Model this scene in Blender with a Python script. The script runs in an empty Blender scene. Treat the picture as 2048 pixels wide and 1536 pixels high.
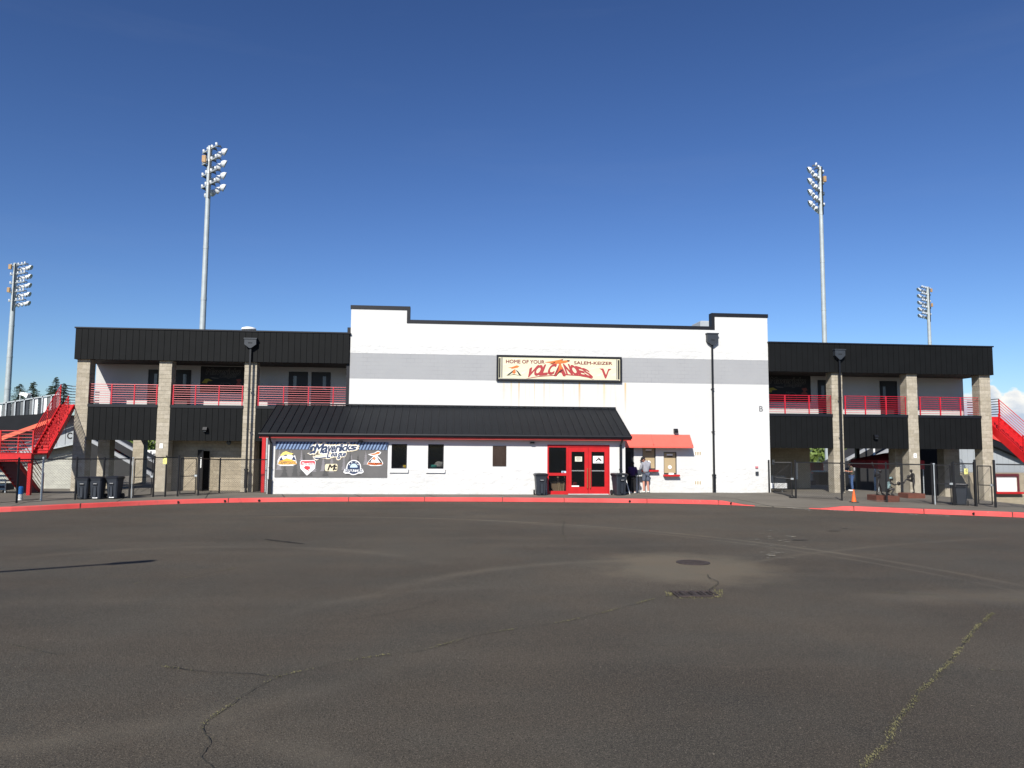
import bpy, math, random
from mathutils import Vector, Matrix
R = math.radians
S = bpy.context.scene
COL = S.collection
CAMZ, CAMY, FPX = 2.42, -38.0, 1479.0

# ------------------------------------------------------------------ camera model (metres; facade of the white block is the plane Y = 0)
def cam_axes(pi=R(4.72), ro=R(.4221), ya=R(5.1515)):
    fw = Vector((math.sin(ya)*math.cos(pi), math.cos(ya)*math.cos(pi), math.sin(pi)))
    r0 = Vector((math.cos(ya), -math.sin(ya), 0)); u0 = r0.cross(fw)
    return fw, r0*math.cos(ro)+u0*math.sin(ro), u0*math.cos(ro)-r0*math.sin(ro)
FW, RT, UP = cam_axes()
CP = Vector((0, CAMY, CAMZ))
def ray(x, y): return FW + RT*((x-1024)/FPX) - UP*((y-768)/FPX)
def at(x, y, Y):                      # survey: point of the photograph on the plane at depth Y -> (X, Z)
    r = ray(x, y); t = (Y-CAMY)/r.y; return (r.x*t, CAMZ+r.z*t)
def ax(x, y, Y): return at(x, y, Y)[0]
def az(x, y, Y): return at(x, y, Y)[1]
RISE = .10
def G(x, y):                          # level of the paving: flat, falling away at the right-hand end
    d = max(0.0, x-23.5); d = d*d/(d+1.2) if d > 0 else 0
    f = min(1, max(0, (y+24)/12.0)); f = f*f*(3-2*f)
    q = min(1, max(0, -y/2.6)); q = q*q*(3-2*q)
    return -min(1.0, .105*d)*f+RISE*q
def gp(x, y, off=0.0):
    z = off
    for _ in range(12):
        r = ray(x, y); t = (z-CAMZ)/r.z; p = CP+r*t; z = .5*z+.5*(G(p.x, p.y)+off)
    return Vector((p.x, p.y, z))

# ------------------------------------------------------------------ mesh helpers
class MB:
    def __init__(s): s.v = []; s.f = []; s.mi = []; s.m = 0
    def poly(s, pts):
        n = len(s.v); s.v += [tuple(p) for p in pts]; s.f.append(tuple(range(n, n+len(pts)))); s.mi.append(s.m)
    def add(s, vs, fs):
        n = len(s.v); s.v += [tuple(p) for p in vs]
        for f in fs: s.f.append(tuple(n+i for i in f)); s.mi.append(s.m)
    def box(s, x0, x1, y0, y1, z0, z1):
        s.add([(x0,y0,z0),(x1,y0,z0),(x1,y1,z0),(x0,y1,z0),(x0,y0,z1),(x1,y0,z1),(x1,y1,z1),(x0,y1,z1)],
              [(0,3,2,1),(4,5,6,7),(0,1,5,4),(1,2,6,5),(2,3,7,6),(3,0,4,7)])
    def bbox(s, x0, x1, y0, y1, z0, z1, b=.02):      # box with chamfered vertical and top edges
        def ring(z, i): return [(x0+b+i*0,y0+i*0,z)]
        def oct_(z, k): 
            return [(x0+b+k,y0+k,z),(x1-b-k,y0+k,z),(x1-k,y0+b+k,z),(x1-k,y1-b-k,z),(x1-b-k,y1-k,z),(x0+b+k,y1-k,z),(x0+k,y1-b-k,z),(x0+k,y0+b+k,z)]
        v = oct_(z0,0)+oct_(z1-b,0)+oct_(z1,b*.7)
        f = [tuple(range(7,-1,-1)), tuple(range(16,24))]
        for r in (0,8):
            for i in range(8): j=(i+1)%8; f.append((r+i,r+j,r+8+j,r+8+i))
        s.add(v,f)
    def obox(s, c, ex, ey, ez):                      # oriented box: centre and three half vectors
        c, ex, ey, ez = map(Vector, (c, ex, ey, ez)); v = []
        for k in (-1,1):
            for a, b in ((-1,-1),(1,-1),(1,1),(-1,1)): v.append(c+ex*a+ey*b+ez*k)
        s.add(v, [(0,3,2,1),(4,5,6,7),(0,1,5,4),(1,2,6,5),(2,3,7,6),(3,0,4,7)])
    def prism(s, poly, y0, y1):                      # XZ outline extruded along Y
        n = len(poly); v = [(x,y0,z) for x,z in poly]+[(x,y1,z) for x,z in poly]
        s.add(v, [tuple(range(n)), tuple(range(2*n-1,n-1,-1))]+[(i,i+n,(i+1)%n+n,(i+1)%n) for i in range(n)])
    def prismx(s, poly, x0, x1):                     # YZ outline extruded along X
        n = len(poly); v = [(x0,y,z) for y,z in poly]+[(x1,y,z) for y,z in poly]
        s.add(v, [tuple(range(n-1,-1,-1)), tuple(range(n,2*n))]+[(i,(i+1)%n,(i+1)%n+n,i+n) for i in range(n)])
    def cyl(s, p0, p1, r0, r1=None, n=10, caps=True):
        p0, p1 = Vector(p0), Vector(p1); r1 = r0 if r1 is None else r1
        d = (p1-p0).normalized(); a = d.orthogonal().normalized(); b = d.cross(a)
        v = []
        for p, r in ((p0,r0),(p1,r1)):
            for i in range(n):
                t = 2*math.pi*(i+.5)/n; v.append(p+a*(r*math.cos(t))+b*(r*math.sin(t)))
        f = [(i,(i+1)%n,(i+1)%n+n,i+n) for i in range(n)]
        if caps: f += [tuple(range(n-1,-1,-1)), tuple(range(n,2*n))]
        s.add(v,f)
    def tube(s, pts, r, n=8):
        for a, b in zip(pts[:-1], pts[1:]): s.cyl(a,b,r,r,n)
    def lathe(s, c, prof, n=16, axis=(0,0,1)):       # prof: list of (radius, height)
        c = Vector(c); d = Vector(axis).normalized(); a = d.orthogonal().normalized(); b = d.cross(a); v = []
        for r, h in prof:
            for i in range(n):
                t = 2*math.pi*i/n; v.append(c+d*h+a*(r*math.cos(t))+b*(r*math.sin(t)))
        f = []
        for k in range(len(prof)-1):
            for i in range(n): j=(i+1)%n; f.append((k*n+i,k*n+j,(k+1)*n+j,(k+1)*n+i))
        f.append(tuple(range(n-1,-1,-1))); f.append(tuple(range((len(prof)-1)*n,len(prof)*n)))
        s.add(v,f)
    def ell(s, c, rx, ry, rz, nu=12, nv=8, fn=None):
        c = Vector(c); v=[]; f=[]
        for j in range(nv+1):
            ph = math.pi*j/nv
            for i in range(nu):
                t = 2*math.pi*i/nu
                q = Vector((rx*math.sin(ph)*math.cos(t), ry*math.sin(ph)*math.sin(t), rz*math.cos(ph)))
                if fn: q = fn(q)
                v.append(c+q)
        for j in range(nv):
            for i in range(nu): k=(i+1)%nu; f.append((j*nu+i,(j+1)*nu+i,(j+1)*nu+k,j*nu+k))
        s.add(v,f)
    def mesh(s, me):
        s.add([v.co for v in me.vertices], [tuple(p.vertices) for p in me.polygons])
    def build(s, name, mats, parent=None, smooth=False, recalc=True):
        me = bpy.data.meshes.new(name); me.from_pydata(s.v, [], s.f)
        if not isinstance(mats, (list, tuple)): mats = [mats]
        for m in mats: me.materials.append(m)
        if len(mats) > 1:
            me.polygons.foreach_set('material_index', s.mi)
        if smooth: me.polygons.foreach_set('use_smooth', [True]*len(me.polygons))
        me.update()
        o = bpy.data.objects.new(name, me); COL.objects.link(o)
        if parent is not None:
            o.parent = parent
            if parent.parent is None: o.location = -Vector(parent.location) if parent.type == 'EMPTY' else (0,0,0)
        return o
def tag(o, label=None, cat=None, group=None, kind=None):
    if label: o['label'] = label
    if cat: o['category'] = cat
    if group: o['group'] = group
    if kind: o['kind'] = kind
    return o
def thing(name, loc, label, cat, group=None):
    o = bpy.data.objects.new(name, None); o.location = loc; o.empty_display_size = .2; COL.objects.link(o)
    return tag(o, label, cat, group)
def copy_tree(o, parent=None):
    c = o.copy(); COL.objects.link(c); c.parent = parent
    if parent is not None and 'label' in c.keys(): pass
    for ch in [x for x in KIDS.get(o.name, [])]: copy_tree2(ch, c)
    return c
KIDS = {}
def index_kids():
    KIDS.clear()
    for o in COL.objects:
        if o.parent: KIDS.setdefault(o.parent.name, []).append(o)
def copy_tree2(o, parent):
    c = o.copy(); COL.objects.link(c); c.parent = parent
    for ch in KIDS.get(o.name, []): copy_tree2(ch, c)
    return c
def wall_holes(mb, x0, x1, z0, z1, y0, y1, holes):
    xs = sorted({x0,x1,*[h[0] for h in holes],*[h[1] for h in holes]}); zs = sorted({z0,z1,*[h[2] for h in holes],*[h[3] for h in holes]})
    def solid(i,j):
        if i<0 or j<0 or i>=len(xs)-1 or j>=len(zs)-1: return False
        cx=(xs[i]+xs[i+1])/2; cz=(zs[j]+zs[j+1])/2
        return not any(h[0]<cx<h[1] and h[2]<cz<h[3] for h in holes)
    for i in range(len(xs)-1):
        for j in range(len(zs)-1):
            if not solid(i,j): continue
            a,b,c,d = xs[i],xs[i+1],zs[j],zs[j+1]
            mb.poly([(a,y0,c),(b,y0,c),(b,y0,d),(a,y0,d)]); mb.poly([(b,y1,c),(a,y1,c),(a,y1,d),(b,y1,d)])
            if not solid(i-1,j): mb.poly([(a,y1,c),(a,y0,c),(a,y0,d),(a,y1,d)])
            if not solid(i+1,j): mb.poly([(b,y0,c),(b,y1,c),(b,y1,d),(b,y0,d)])
            if not solid(i,j-1): mb.poly([(a,y1,c),(b,y1,c),(b,y0,c),(a,y0,c)])
            if not solid(i,j+1): mb.poly([(a,y0,d),(b,y0,d),(b,y1,d),(a,y1,d)])

# ------------------------------------------------------------------ lettering: glyph outlines -> flat faces
GL = {}
def glyph(t, offset=0.0):
    k = (t, offset)
    if k in GL: return GL[k]
    cu = bpy.data.curves.new('lettering','FONT'); cu.body = t; cu.resolution_u = 3; cu.offset = offset; cu.fill_mode = 'FRONT'
    o = bpy.data.objects.new('lettering', cu); COL.objects.link(o)
    dg = bpy.context.evaluated_depsgraph_get(); me = bpy.data.meshes.new_from_object(o.evaluated_get(dg))
    vs = [(v.co.x, v.co.y) for v in me.vertices]; fs = [tuple(p.vertices) for p in me.polygons]
    bpy.data.objects.remove(o); bpy.data.curves.remove(cu); bpy.data.meshes.remove(me)
    xs = [v[0] for v in vs]; ys = [v[1] for v in vs]
    GL[k] = (vs, fs, (min(xs),max(xs),min(ys),max(ys)))
    return GL[k]
def letters(mb, t, fn, offset=0.0, ref=None):        # fn(u,v in 0..1) -> 3D point
    vs, fs, bb = glyph(t, offset); bb = ref or bb
    mb.add([fn((x-bb[0])/(bb[1]-bb[0]), (y-bb[2])/(bb[3]-bb[2])) for x,y in vs], fs)
def fat(mb, t, fn, r, n=8):                          # heavier strokes: the outline pushed out in n directions
    bb = glyph(t)[2]; w, h = bb[1]-bb[0], bb[3]-bb[2]
    for k in range(n):
        a = 6.2832*k/n; du, dv = r*math.cos(a)/w, r*math.sin(a)/h
        letters(mb, t, lambda u,v: (lambda p:(p[0],p[1]-.0002*k,p[2]))(fn(u+du,v+dv)))
def quadmap(bl, br, tr, tl, Y):                      # photo-survey quad on plane Y
    P = [Vector(at(*p, Y)) for p in (bl,br,tr,tl)]
    def fn(u, v):
        q = P[0]*(1-u)*(1-v)+P[1]*u*(1-v)+P[2]*u*v+P[3]*(1-u)*v
        return (q.x, Y, q.y)
    return fn
def rectmap(x0, x1, y0, y1, Y, shear=0):             # y0 top, y1 bottom
    return quadmap((x0,y1),(x1,y1),(x1+shear,y0),(x0+shear,y0),Y)
def pxpoly(mb, pts, Y):
    q = [at(x,y,Y) for x,y in pts]; mb.poly([(a,Y,b) for a,b in q])

# ------------------------------------------------------------------ materials
class N:
    def __init__(s, m): s.t = m.node_tree; s.n = s.t.nodes; s.l = s.t.links
    def __call__(s, typ, **kw):
        n = s.n.new(typ)
        for k, v in kw.items():
            if k.startswith('i_'):
                key = k[2:].replace('_',' '); n.inputs[int(key) if key.isdigit() else key].default_value = v
            else: setattr(n, k, v)
        return n
    def link(s, a, b): s.l.new(a, b)
    def math(s, op, a, b=None, clamp=False):
        n = s.n.new('ShaderNodeMath'); n.operation = op; n.use_clamp = clamp
        for i, q in enumerate((a,b)):
            if q is None: continue
            if isinstance(q,(int,float)): n.inputs[i].default_value = q
            else: s.l.new(q, n.inputs[i])
        return n.outputs[0]
    def mix(s, fac, a, b):
        n = s.n.new('ShaderNodeMix'); n.data_type = 'RGBA'
        for i, q in ((0,fac),(6,a),(7,b)):
            if isinstance(q,(int,float)): n.inputs[i].default_value = q
            elif isinstance(q,tuple): n.inputs[i].default_value = (*q,1) if len(q)==3 else q
            else: s.l.new(q, n.inputs[i])
        return n.outputs[2]
    def noise(s, vec, scale, detail=3, rough=.55):
        n = s('ShaderNodeTexNoise'); n.inputs['Scale'].default_value = scale; n.inputs['Detail'].default_value = detail; n.inputs['Roughness'].default_value = rough
        if vec is not None: s.l.new(vec, n.inputs['Vector'])
        return n.outputs['Fac']
    def ramp(s, fac, a, b):
        n = s('ShaderNodeMapRange'); n.inputs[1].default_value = a; n.inputs[2].default_value = b; s.l.new(fac, n.inputs[0]); return n.outputs[0]
    def bump(s, h, strength=.5, dist=.01, nrm=None):
        n = s('ShaderNodeBump'); n.inputs['Strength'].default_value = strength; n.inputs['Distance'].default_value = dist; s.l.new(h, n.inputs['Height'])
        if nrm is not None: s.l.new(nrm, n.inputs['Normal'])
        return n.outputs[0]
def newmat(name):
    m = bpy.data.materials.new(name); m.use_nodes = True
    return m, N(m), m.node_tree.nodes['Principled BSDF']
def mat(name, col, rough=.6, metal=0.0, var=.12, vs=3.0, bump=0.0, bs=40.0, spec=.4, bdist=.01):
    m, n, p = newmat(name)
    p.inputs['Roughness'].default_value = rough; p.inputs['Metallic'].default_value = metal; p.inputs['Specular IOR Level'].default_value = spec
    tc = n('ShaderNodeTexCoord').outputs['Object']
    f = n.noise(tc, vs, 4)
    c0 = tuple(c*(1-var) for c in col); c1 = tuple(min(1,c*(1+var)) for c in col)
    n.link(n.mix(n.ramp(f,.3,.7), c0, c1), p.inputs['Base Color'])
    if bump: n.link(n.bump(n.noise(tc, bs, 4), bump, bdist), p.inputs['Normal'])
    return m
def cmu(name, c0, c1, cm, bw=.4, bh=.2, bumpd=.02, rough_bump=.6):
    m, n, p = newmat(name); p.inputs['Roughness'].default_value = .9; p.inputs['Specular IOR Level'].default_value = .2
    tc = n('ShaderNodeTexCoord').outputs['Object']; sp = n('ShaderNodeSeparateXYZ'); n.link(tc, sp.inputs[0])
    cb = n('ShaderNodeCombineXYZ'); n.link(n.math('ADD', sp.outputs[0], sp.outputs[1]), cb.inputs[0]); n.link(sp.outputs[2], cb.inputs[1])
    br = n('ShaderNodeTexBrick'); n.link(cb.outputs[0], br.inputs['Vector'])
    br.inputs['Scale'].default_value = 1; br.inputs['Brick Width'].default_value = bw; br.inputs['Row Height'].default_value = bh
    br.inputs['Mortar Size'].default_value = .006; br.inputs['Mortar Smooth'].default_value = .3
    br.inputs['Color1'].default_value = (*c0,1); br.inputs['Color2'].default_value = (*c1,1); br.inputs['Mortar'].default_value = (*cm,1)
    f1 = n.noise(tc, 9, 5, .7); f2 = n.noise(tc, 1.3, 3)
    hs = n('ShaderNodeHueSaturation'); n.link(br.outputs['Color'], hs.inputs['Color'])
    v = n.math('ADD', n.math('MULTIPLY', f1, .75), n.math('ADD', n.math('MULTIPLY', f2, .4), .43)); n.link(v, hs.inputs['Value'])
    n.link(hs.outputs[0], p.inputs['Base Color'])
    b1 = n.bump(n.noise(tc, 14, 5, .7), rough_bump, bumpd); b2 = n.bump(n.math('SUBTRACT', 1, br.outputs['Fac']), .7, .012, b1)
    n.link(b2, p.inputs['Normal'])
    return m
def white_block(name, band=None, rough=(), stains=False, wa=.57):
    m, n, p = newmat(name); p.inputs['Roughness'].default_value = .75; p.inputs['Specular IOR Level'].default_value = .3
    tc = n('ShaderNodeTexCoord').outputs['Object']; sp = n('ShaderNodeSeparateXYZ'); n.link(tc, sp.inputs[0])
    cb = n('ShaderNodeCombineXYZ'); n.link(n.math('ADD', sp.outputs[0], sp.outputs[1]), cb.inputs[0]); n.link(sp.outputs[2], cb.inputs[1])
    br = n('ShaderNodeTexBrick'); n.link(cb.outputs[0], br.inputs['Vector'])
    br.inputs['Scale'].default_value = 1; br.inputs['Brick Width'].default_value = .4; br.inputs['Row Height'].default_value = .2
    br.inputs['Mortar Size'].default_value = .007; br.inputs['Mortar Smooth'].default_value = .4
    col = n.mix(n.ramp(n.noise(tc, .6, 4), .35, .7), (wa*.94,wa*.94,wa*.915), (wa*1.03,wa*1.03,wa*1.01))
    def rng(a, b):
        return n.math('MULTIPLY', n.math('GREATER_THAN', sp.outputs[2], a), n.math('LESS_THAN', sp.outputs[2], b))
    if band:
        g = n.mix(n.noise(tc, 1.1, 3), (.285,.29,.30), (.325,.33,.335))
        # the coat is thin along some joints, so the courses show through
        g = n.mix(n.math('MULTIPLY', br.outputs['Fac'], n.ramp(n.noise(tc, .9, 2), .45, .65)), g, (.235,.237,.245))
        col = n.mix(rng(*band), col, g)
    if stains:
        mp = n('ShaderNodeMapping'); mp.inputs['Scale'].default_value = (5.5, 0, .16); n.link(tc, mp.inputs[0])
        st = n.ramp(n.noise(mp.outputs[0], 1, 2, .5), .56, .72)
        fade = n.math('MULTIPLY', n.ramp(sp.outputs[2], 4.0, 5.6), n.math('LESS_THAN', sp.outputs[2], 5.72), True)
        xr = n.math('MULTIPLY', n.math('GREATER_THAN', sp.outputs[0], 2.7), n.math('LESS_THAN', sp.outputs[0], 9.4))
        s1 = n.math('MULTIPLY', n.math('MULTIPLY', st, fade), n.math('MULTIPLY', xr, .85))
        col = n.mix(s1, col, (.62,.47,.26))
        for x0, w in ((3.79,.05),(6.96,.075),(9.40,.075),(5.1,.03),(6.1,.03),(4.6,.02)):
            d = n.math('ABSOLUTE', n.math('SUBTRACT', sp.outputs[0], x0))
            k = n.math('MULTIPLY', n.math('SUBTRACT', 1, n.math('DIVIDE', d, w), True), n.math('MULTIPLY', fade, 1.0))
            col = n.mix(k, col, (.55,.34,.12))
        # grime washing down from the foot of the wall
    gr = n.math('MULTIPLY', n.ramp(sp.outputs[2], .35, .0), n.ramp(n.noise(tc, 3.5, 4), .42, .7), True)
    col = n.mix(n.math('MULTIPLY', gr, .45), col, (.45,.42,.36))
    n.link(col, p.inputs['Base Color'])
    rm = None
    for a, b in rough:
        q = rng(a, b); rm = q if rm is None else n.math('MAXIMUM', rm, q)
    h = n.math('MULTIPLY', n.math('SUBTRACT', 1, br.outputs['Fac']), .35)
    nr = n.bump(h, .5, .012)
    if rm is not None:
        mp = n('ShaderNodeMapping'); mp.inputs['Scale'].default_value = (3.2, 3.2, 5.2); n.link(tc, mp.inputs[0])
        rgh = n.math('MULTIPLY', n.noise(mp.outputs[0], 1.0, 5, .62), rm)
        nr = n.bump(rgh, .42, .13, nr)
    n.link(nr, p.inputs['Normal'])
    return m
def glass(name, tint=(.012,.014,.016), alpha=.5):
    m, n, p = newmat(name)
    p.inputs['Base Color'].default_value = (*tint,1); p.inputs['Roughness'].default_value = .04; p.inputs['Alpha'].default_value = alpha
    p.inputs['Specular IOR Level'].default_value = .5
    return m

def worn_kerb(name, col, *a, **k):
    m, n, p = newmat(name); p.inputs['Roughness'].default_value = .8
    tc = n('ShaderNodeTexCoord').outputs['Object']
    c = n.mix(n.ramp(n.noise(tc, 1.1, 4), .3, .7), tuple(q*.86 for q in col), tuple(min(1,q*1.12) for q in col))
    c = n.mix(n.math('MULTIPLY', n.ramp(n.noise(tc, .35, 3), .45, .7), .35), c, (.66,.16,.14))          # bleached runs
    c = n.mix(n.math('MULTIPLY', n.ramp(n.noise(tc, 6, 6, .75), .60, .68), .8), c, (.20,.16,.13))         # chipped paint
    c = n.mix(n.math('MULTIPLY', n.ramp(n.noise(tc, 2.2, 5, .7), .58, .70), .5), c, (.10,.04,.035))       # tyre scuffs
    n.link(c, p.inputs['Base Color']); n.link(n.bump(n.noise(tc, 30, 4), .35, .01), p.inputs['Normal'])
    return m
M = {}
M['white_wall'] = white_block('painted_block_white', band=(5.73,7.04), rough=((-.5,1.28),(7.04,7.5)), stains=True)
M['lobby_wall'] = white_block('painted_block_lobby', rough=((-.5,1.25),))
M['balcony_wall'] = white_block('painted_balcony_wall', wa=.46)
M['cmu'] = cmu('split_face_block', (.305,.27,.205), (.385,.345,.275), (.315,.28,.215))
M['cmu2'] = cmu('block_wall', (.30,.255,.185), (.35,.30,.22), (.27,.235,.175), bumpd=.012)
M['cmu3'] = cmu('pale_block_wall', (.36,.36,.32), (.40,.40,.35), (.36,.355,.32), bumpd=.006, rough_bump=.3)
M['black_metal'] = mat('charcoal_sheet_metal', (.0066,.0072,.0076), .6, var=.12, vs=1.5, spec=.1)
M['black_gap'] = mat('dark_seam', (.003,.003,.003), .8)
M['roof_metal'] = mat('charcoal_roof_metal', (.0128,.0142,.0168), .6, var=.10, vs=2, spec=.1)
M['black_trim'] = mat('black_trim', (.007,.0075,.011), .5, spec=.3)
M['black_pipe'] = mat('black_pipe', (.006,.0065,.008), .4)
M['head_grey'] = mat('dark_grey_sheet', (.028,.033,.040), .45)
M['red'] = mat('red_paint', (.44,.008,.010), .45, var=.10, vs=4)
M['red_stair'] = mat('red_stair_paint', (.45,.008,.010), .5, var=.14, vs=5)
M['red_rail'] = mat('red_rail_paint', (.46,.014,.03), .4)
M['red_fascia'] = mat('red_fascia_paint', (.60,.06,.05), .5)
M['awning'] = mat('coral_awning', (.66,.108,.078), .6, var=.04)
M['kerb'] = worn_kerb('kerb_red_paint', (.62,.065,.06), .75, var=.22, vs=2.2, bump=.3, bs=30)
M['door_dark'] = mat('dark_door', (.010,.011,.014), .5)
M['slit'] = mat('wired_glass', (.10,.115,.13), .15)
M['glass'] = glass('window_glass', alpha=.22)
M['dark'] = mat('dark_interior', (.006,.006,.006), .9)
M['dim'] = mat('dim_interior', (.02,.019,.018), .9)
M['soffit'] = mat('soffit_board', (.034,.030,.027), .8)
M['conc'] = mat('concrete_slab', (.06,.057,.053), .9, bump=.3, bs=60)
M['white'] = mat('white_paint', (.78,.78,.76), .6, var=.03)
M['paper'] = mat('paper_white', (.80,.80,.78), .8, var=.02)
M['paper_y'] = mat('yellow_notice', (.70,.66,.22), .8, var=.02)
M['ink'] = mat('black_ink', (.008,.008,.009), .7)
M['greyink'] = mat('grey_ink', (.12,.12,.13), .7)
M['brass'] = mat('brass_handle', (.45,.20,.09), .35, .7)
M['steel'] = mat('galvanised_steel', (.40,.43,.44), .45, .35, var=.15, vs=6)
M['pole'] = mat('galvanised_pole', (.36,.40,.41), .55, .15, var=.10, vs=2)
M['bin'] = mat('bin_plastic', (.022,.027,.036), .5, var=.1)
M['binlid'] = mat('bin_lid_plastic', (.010,.011,.015), .4)
M['rubber'] = mat('rubber', (.012,.012,.012), .8)
M['fence'] = mat('black_vinyl', (.008,.008,.009), .45)
M['plaque'] = mat('bronze_plaque', (.038,.022,.015), .45, .4, bump=.4, bs=60)
M['plaque_hi'] = mat('bronze_raised', (.075,.052,.040), .45, .4)
M['tan'] = mat('tan_blind', (.36,.28,.165), .7, var=.05)
M['orange'] = mat('cone_orange', (.72,.12,.02), .55, var=.06)
M['bronze'] = mat('statue_bronze', (.030,.027,.026), .42, .45, var=.5, vs=9)
M['patina'] = mat('statue_patina', (.20,.29,.29), .6, .2, var=.55, vs=12)
M['brick'] = mat('brick_plinth', (.125,.042,.026), .85, var=.25, vs=9)
M['skin'] = mat('skin', (.50,.24,.17), .6, var=.05)
M['hoodie'] = mat('grey_hoodie', (.27,.275,.31), .95, var=.12, vs=9, bump=.4, bs=12)
M['shorts'] = mat('blue_grey_shorts', (.085,.10,.135), .95, var=.15, vs=9)
M['shoe'] = mat('white_shoe', (.70,.68,.64), .7)
M['cap'] = mat('black_cap', (.010,.009,.012), .8)
M['hair'] = mat('dark_hair', (.012,.009,.007), .8)
M['olive'] = mat('olive_shirt', (.075,.075,.055), .95, var=.15)
M['denim'] = mat('denim', (.045,.085,.19), .95, var=.2, vs=8)
M['purple'] = mat('purple_top', (.045,.018,.085), .95)
M['blackcloth'] = mat('black_cloth', (.008,.008,.010), .95)
M['grey_panel'] = mat('grey_siding', (.30,.325,.345), .6, var=.06, vs=1)
M['tent'] = mat('dark_red_canopy', (.30,.02,.03), .8)
M['seat'] = mat('red_seat', (.52,.035,.02), .5)
M['alu'] = mat('pale_aluminium', (.55,.55,.54), .5, .1)
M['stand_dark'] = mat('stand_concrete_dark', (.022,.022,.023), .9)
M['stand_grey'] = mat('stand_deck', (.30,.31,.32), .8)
M['blue'] = mat('blue_plastic', (.01,.10,.32), .5)
M['navy'] = mat('navy_plastic', (.008,.01,.045), .5)
M['slatblue'] = mat('pale_blue_slat', (.22,.33,.38), .6)
M['sign_cream'] = mat('sign_cream', (.64,.60,.42), .6, var=.05, vs=2.5)
M['sign_red'] = mat('sign_red', (.34,.035,.04), .6, var=.03)
M['sign_dkred'] = mat('sign_dark_red', (.17,.02,.022), .6, var=.03)
M['sign_orange'] = mat('sign_orange', (.75,.16,.03), .6, var=.15, vs=8)
M['sign_streak'] = mat('sign_streak', (.62,.60,.47), .6)
M['b_grey'] = mat('banner_grey', (.105,.102,.10), .6, var=.12, vs=1.5)
M['b_tree'] = mat('banner_tree', (.065,.064,.063), .6)
M['b_pale'] = mat('banner_pale', (.20,.19,.20), .6)
M['b_navy'] = mat('banner_navy', (.018,.035,.085), .6)
M['b_blue'] = mat('banner_blue', (.17,.25,.40), .6)
M['b_cream'] = mat('banner_cream', (.72,.62,.42), .6)
M['b_white'] = mat('banner_white', (.78,.78,.77), .6)
M['b_red'] = mat('banner_red', (.55,.035,.05), .6)
M['b_gold'] = mat('banner_gold', (.80,.42,.06), .6)
M['b_yellow'] = mat('banner_yellow', (.78,.62,.16), .6)
M['b_ltblue'] = mat('banner_light_blue', (.45,.60,.72), .6)
M['teal'] = mat('teal_cloth', (.02,.20,.17), .9)
M['greycloth'] = mat('grey_cloth', (.22,.22,.21), .9)
M['yellowcloth'] = mat('yellow_cloth', (.5,.35,.03), .9)
M['iron'] = mat('rusty_iron', (.040,.030,.027), .8, var=.3, vs=12)
M['trunk'] = mat('bark', (.07,.05,.035), .9)
M['conifer'] = mat('conifer_needles', (.028,.043,.022), .8, var=.5, vs=.8)
M['leaf'] = mat('leaf_green', (.115,.165,.035), .7, var=.5, vs=.5)
M['grassblade'] = mat('weed_blade', (.150,.138,.062), .8, var=.35, vs=6)
M['crack'] = mat('crack_dirt', (.036,.034,.026), 1.0)
M['door_red'] = mat('dark_red_frame', (.10,.015,.02), .6)

# asphalt
m, n, p = newmat('asphalt'); M['asphalt'] = m
p.inputs['Roughness'].default_value = .92; p.inputs['Specular IOR Level'].default_value = .25
tc = n('ShaderNodeTexCoord').outputs['Object']; sp = n('ShaderNodeSeparateXYZ'); n.link(tc, sp.inputs[0])
big = n.noise(tc, .16, 4, .6); mid = n.noise(tc, .9, 4, .6)
mp = n('ShaderNodeMapping'); mp.inputs['Rotation'].default_value = (0,0,R(-14)); mp.inputs['Scale'].default_value = (.12,.7,1); n.link(tc, mp.inputs[0])
streak = n.noise(mp.outputs[0], 1, 5, .6)
fine = n.noise(tc, 42, 4, .8); fine2 = n.noise(tc, 95, 3, .75)
c = n.mix(n.ramp(big,.35,.68), (.043,.0405,.0375), (.070,.066,.060))
c = n.mix(n.math('MULTIPLY', n.ramp(streak,.45,.72), .5), c, (.084,.079,.072))
c = n.mix(n.math('MULTIPLY', n.ramp(mid,.55,.75), .28), c, (.040,.037,.034))
c = n.mix(n.math('MULTIPLY', n.ramp(fine,.52,.62), .9), c, (.010,.0095,.009))
c = n.mix(n.math('MULTIPLY', n.ramp(fine2,.55,.64), .85), c, (.19,.178,.16))
vo = n('ShaderNodeTexVoronoi'); vo.inputs['Scale'].default_value = 5; n.link(tc, vo.inputs['Vector'])
wn = n('ShaderNodeTexWhiteNoise'); n.link(vo.outputs['Position'], wn.inputs['Vector'])
peb = n.math('MULTIPLY', n.math('LESS_THAN', vo.outputs['Distance'], .04), n.math('GREATER_THAN', wn.outputs['Value'], .80))
c = n.mix(n.math('MULTIPLY', peb, .8), c, (.34,.31,.27))
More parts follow.
